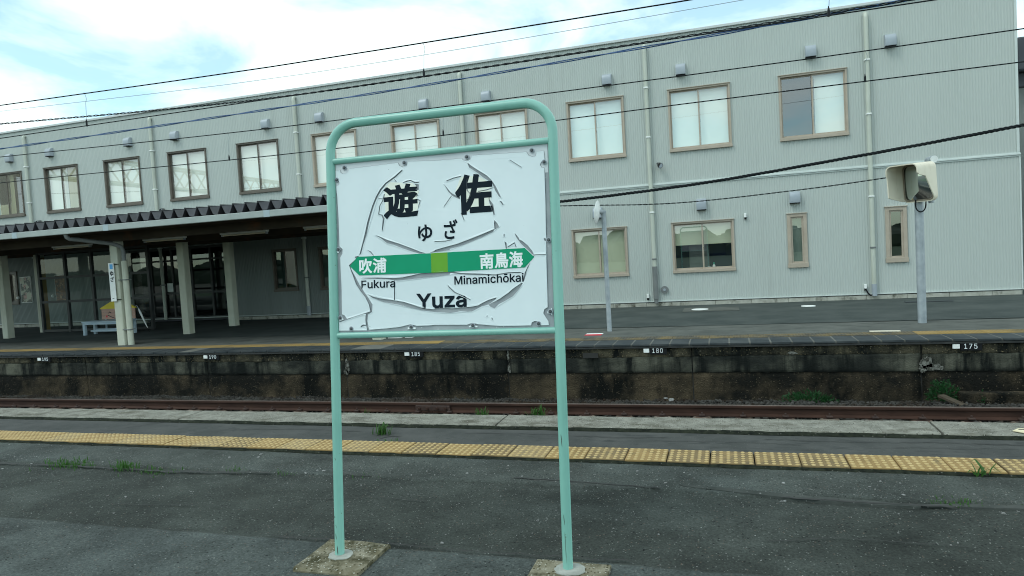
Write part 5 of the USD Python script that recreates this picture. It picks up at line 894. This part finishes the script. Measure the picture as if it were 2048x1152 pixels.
catenary(y, [(-40, 4.8), (-14.28, 4.20), (-6.22, 4.05), (-.49, 4.04), (3.79, 4.075), (30, 4.9)], [(-40, 3.75), (-14.35, 3.67), (-6.25, 3.57), (-.50, 3.63), (3.79, 3.655), (30, 3.8)], (-8.6, -4.35, 1.93), 'lower pair of overhead track wires passing across the upper windows', .0085, .0085)
solo('thin_wire', MB().tube(lerp_wire([(-60, 13.4, 7.6), (-17.8, 13.4, 6.06), (-7.78, 13.4, 5.80), (.53, 13.4, 5.90), (20, 13.4, 6.6)]), .006, 5), M['wirepale'], 'thin pale grey wire crossing the sky above the building roof', 'wire', smooth=True)
c = lerp_wire([(-45, 11, 7.0), (-14.72, 11, 4.995), (-6.41, 11, 4.69), (-.48, 11, 4.72), (2.66, 11, 4.77), (14, 11, 5.4)], n=900)
solo('twisted_cable', twisted(c, .012, .35, 2), M['wire'], 'thick black twisted cable running just under the roof line', 'cable')
c = lerp_wire([(-45, 11.3, 5.6), (-15.2, 11.3, 4.55), (-6.6, 11.3, 4.60), (-.50, 11.3, 4.745), (2.67, 11.3, 4.86), (14, 11.3, 5.5)], n=300)
solo('blue_cable', twisted(c, .013, 2.4, 2, .75), M['wireblue'], 'blue twisted cable running below the black cable along the upper wall', 'cable')
c = lerp_wire([(-6.8, 12.8, 2.42), (-2.956, 12.8, 2.503), (-.677, 12.8, 2.604), (1.9, 12.8, 2.83), (4.553, 12.8, 3.11), (12, 12.8, 4.1)], n=500)
solo('lashed_cable', twisted(c, .017, .22, 3, .8), M['wire'], 'thick dark lashed cable rising to the right across the first floor band', 'cable')
c = lerp_wire([(-6.8, 12.75, 2.62), (-2.96, 12.75, 2.42), (-.69, 12.75, 2.305), (1.188, 12.75, 2.365), (2.64, 12.75, 2.46)], n=300)
solo('thin_cable', twisted(c, .007, .2, 2, .8), M['wire'], 'thin sagging dark cable that ends at the cream hooded mirror', 'cable')

# ================================================================ WEEDS
def blades(n, spread, h, seed, wid_=.006, lean_=.7):
    r = np.random.default_rng(seed); mb = MB()
    for _ in range(n):
        a = r.uniform(0, 6.28); o = np.array([r.normal(0, spread), r.normal(0, spread * .5), 0]); hh = h * r.uniform(.45, 1.1); ln = lean_ * r.uniform(.2, 1.2)
        d = np.array([math.cos(a), math.sin(a), 0]); s = np.array([-d[1], d[0], 0]) * wid_ * r.uniform(.6, 1.3)
        c = [o, o + d * hh * ln * .25 + Z * hh * .5, o + d * hh * ln * .65 + Z * hh * .85, o + d * hh * ln * 1.1 + Z * hh * (.95 - .35 * ln)]
        w = (1, .85, .5); v = []
        for p_, k_ in zip(c[:3], w): v += [p_ - s * k_, p_ + s * k_]
        v.append(c[3]); mb.add(np.array(v), [(0, 1, 3), (0, 3, 2), (2, 3, 5), (2, 5, 4), (4, 5, 6)])
    return mb
def weed(loc, n, spread, h, seed, label, stuff=False, name='grass_tuft', lk='weed', wid_=.006, lean_=.7, cat='grass tuft', group=None):
    mb = blades(n, spread, h, seed, wid_, lean_); v, f = mb.geo(); solo(name, (v + np.array(loc), f), M[lk], label, cat, group, kind='stuff' if stuff or h < .08 else None)
weed((-3.05, 5.50, .0), 46, .045, .12, 1, 'leaning grass tuft in the grey strip just right of the left sign post')
weed((-2.85, 5.27, .0), 14, .05, .03, 2, 'tiny low weeds at the edge of the yellow tiles')
weed((-5.42, 4.37, -.01), 150, .12, .055, 3, 'wide low green grass patch growing in the asphalt seam, leftmost', wid_=.004)
weed((-4.80, 4.35, -.01), 80, .08, .07, 4, 'middle grass patch growing in the asphalt seam at left', wid_=.004)
weed((-4.42, 4.30, -.01), 70, .10, .03, 5, 'flat dark grass patch in the asphalt seam, nearest the sign of the three', wid_=.004)
weed((-3.75, 4.42, -.01), 24, .05, .035, 6, 'sparse little weeds in the gritty seam left of the sign', wid_=.003)
weed((-3.30, 4.40, -.01), 24, .05, .03, 7, 'sparse little weeds in the gritty seam close to the left sign post', wid_=.003)
weed((-2.6, 4.43, -.01), 20, .07, .025, 8, 'thin weeds in the seam just right of the left sign post', wid_=.003)
weed((1.47, 4.91, .0), 9, .02, .10, 9, 'bright bent grass blades at the front edge of the yellow tiles', wid_=.009, lean_=1.3)
weed((1.22, 4.42, -.01), 60, .07, .03, 10, 'low brownish weeds by the asphalt seam at lower right', wid_=.004)
weed((1.62, 4.45, -.01), 20, .05, .02, 14, 'a few tiny weeds right of the brownish ones at lower right', wid_=.003)
weed((-3.20, 8.50, -.60), 40, .05, .16, 11, 'small grass tuft by the rail, the left one of two', wid_=.007)
weed((-2.42, 8.50, -.60), 60, .05, .19, 12, 'bushier grass tuft by the rail left of the right sign post', wid_=.008)
weed((-4.9, 8.50, -.60), 6, .02, .16, 13, 'single thin grass stem standing by the rail joint', wid_=.004)
def bush(loc, rx, ry, rz, n, seed, label, lk='weeddark', size=.035, up=.3, name='leafy_weed'):
    r = np.random.default_rng(seed); mb = MB()
    for _ in range(n):
        d = r.normal(0, 1, 3); d /= np.linalg.norm(d); d[2] = abs(d[2]); rad = r.uniform(.35, 1.0) ** .6
        o = np.array([d[0] * rx, d[1] * ry, d[2] * rz]) * rad * (.8 + .4 * meshkit.noise(d * 2.2, seed)); a = d + r.normal(0, .6, 3) + Z * up; a /= np.linalg.norm(a); s = np.cross(a, r.normal(0, 1, 3)); s /= np.linalg.norm(s); k = size * r.uniform(.5, 1.3)
        mb.add(np.array([o - a * k * .4, o + s * k * .28 + a * k * .2, o + a * k, o - s * k * .28 + a * k * .2]), [(0, 1, 2), (0, 2, 3)])
    for _ in range(7):
        a = r.uniform(0, 6.28); mb.tube([(0, 0, -.05), (math.cos(a) * rx * .5, math.sin(a) * ry * .5, rz * .7)], .004, 4)
    v, f = mb.geo(); solo(name, (v + np.array(loc), f), M[lk], label, 'weed')
bush((2.80, 10.76, -.82), .21, .14, .30, 620, 3, 'dense dark green bush against the platform wall below plate 175')
bush((1.10, 10.78, -.90), .42, .15, .20, 520, 4, 'spreading low weeds along the foot of the wall right of plate 180', size=.045, up=.6)
bush((3.25, 10.70, -.82), .12, .10, .14, 120, 5, 'small faint weed just right of the leafy bush at the wall foot')

# ================================================================ BEYOND THE BUILDING AND BEHIND THE CAMERA
hs = thing('neighbour_house', (11, 22, 0), 'dark roofed pale house just past the right corner of the building', 'house')
part('wall', MB().box(7.95, 16, 22.3, 30, -1, 5.6), M['housewall'], hs)
part('roof', MB().box(7.6, 16.5, 21.7, 30.5, 5.62, 6.5, .04), M['houseroof'], hs); part('eave', MB().box(7.70, 16.3, 22.0, 22.3, 5.25, 5.6), M['houseroof'], hs)
wq = part('window', MB().box(8.0, 9.2, 22.2, 22.3, 3.0, 3.9), M['vent'], hs); part('pane', MB().quad(8.06, 9.14, 22.19, 3.06, 3.84), M['glassdark'], wq)
part('door_recess', MB().box(8.0, 10.6, 22.16, 22.3, 1.65, 2.85), M['black'], hs); part('wall_band', MB().box(7.95, 16, 22.1, 22.3, 2.88, 2.96), M['flash'], hs)
fc = thing('yard_fence', (9, 21, 0), 'pale board fence with a rail in the gap right of the building', 'fence')
for k in range(12): part('fence_panel', MB().box(7.6 + k * .8, 8.37 + k * .8, 21.2, 21.24, .75, 1.45, .005), M['flash'], fc)
for zz in (.25, .55): part('rail', MB().box(7.6, 17.2, 21.2, 21.25, zz, zz + .05), M['white'], fc)
for k in range(7): part('post', MB().box(7.58 + k * 1.6, 7.64 + k * 1.6, 21.25, 21.31, 0, 1.5), M['vent'], fc)
gt = thing('lattice_gantry', (-33, 0, 0), 'cream steel lattice gantry over the tracks, seen mirrored in the upper windows at left', 'gantry')
ga = MB(); gd = MB()
for xx_ in (-33.4, -32.6):
    for zz in (6.9, 8.15): ga.box(xx_ - .06, xx_ + .06, -9, 13, zz - .06, zz + .06)
    for k in range(22):
        y0_, y1_ = -9 + k, -8 + k; gd.bar((xx_, y0_, 6.9 if k % 2 else 8.15), (xx_, y1_, 8.15 if k % 2 else 6.9), .07, .07, X)
part('chords', ga, M['hood'], gt); part('lattice', gd, M['hood'], gt)
for y_ in (-9, 13): part('post', MB().box(-33.45, -32.55, y_ - .15, y_ + .15, -1, 8.2), M['hood'], gt)
r = np.random.default_rng(77); parts_ = []
tb = trimesh.creation.icosphere(1, 1.0); n = 420
tx = r.uniform(-240, 200, n); ty = -r.uniform(85, 125, n); th_ = 2.2 + 3.4 * nz(tx * .03, 1.0, 5) * r.uniform(.5, 1.2, n); V = tb.vertices[None] * (1 + r.uniform(-.25, .25, (n, len(tb.vertices), 1))) * np.stack([r.uniform(3, 6, n), r.uniform(3, 5, n), th_], 1)[:, None] + np.stack([tx, ty, -.5 + 0 * tx], 1)[:, None]
wd = MB().add(V.reshape(-1, 3), (tb.faces[None] + (np.arange(n) * len(tb.vertices))[:, None, None]).reshape(-1, 3))
struct('woods', wd, M['woods'], kind='stuff'); tag(stage.GetPrimAtPath('/World/woods'), 'far line of dark green trees across the field, mirrored in the windows', 'trees')
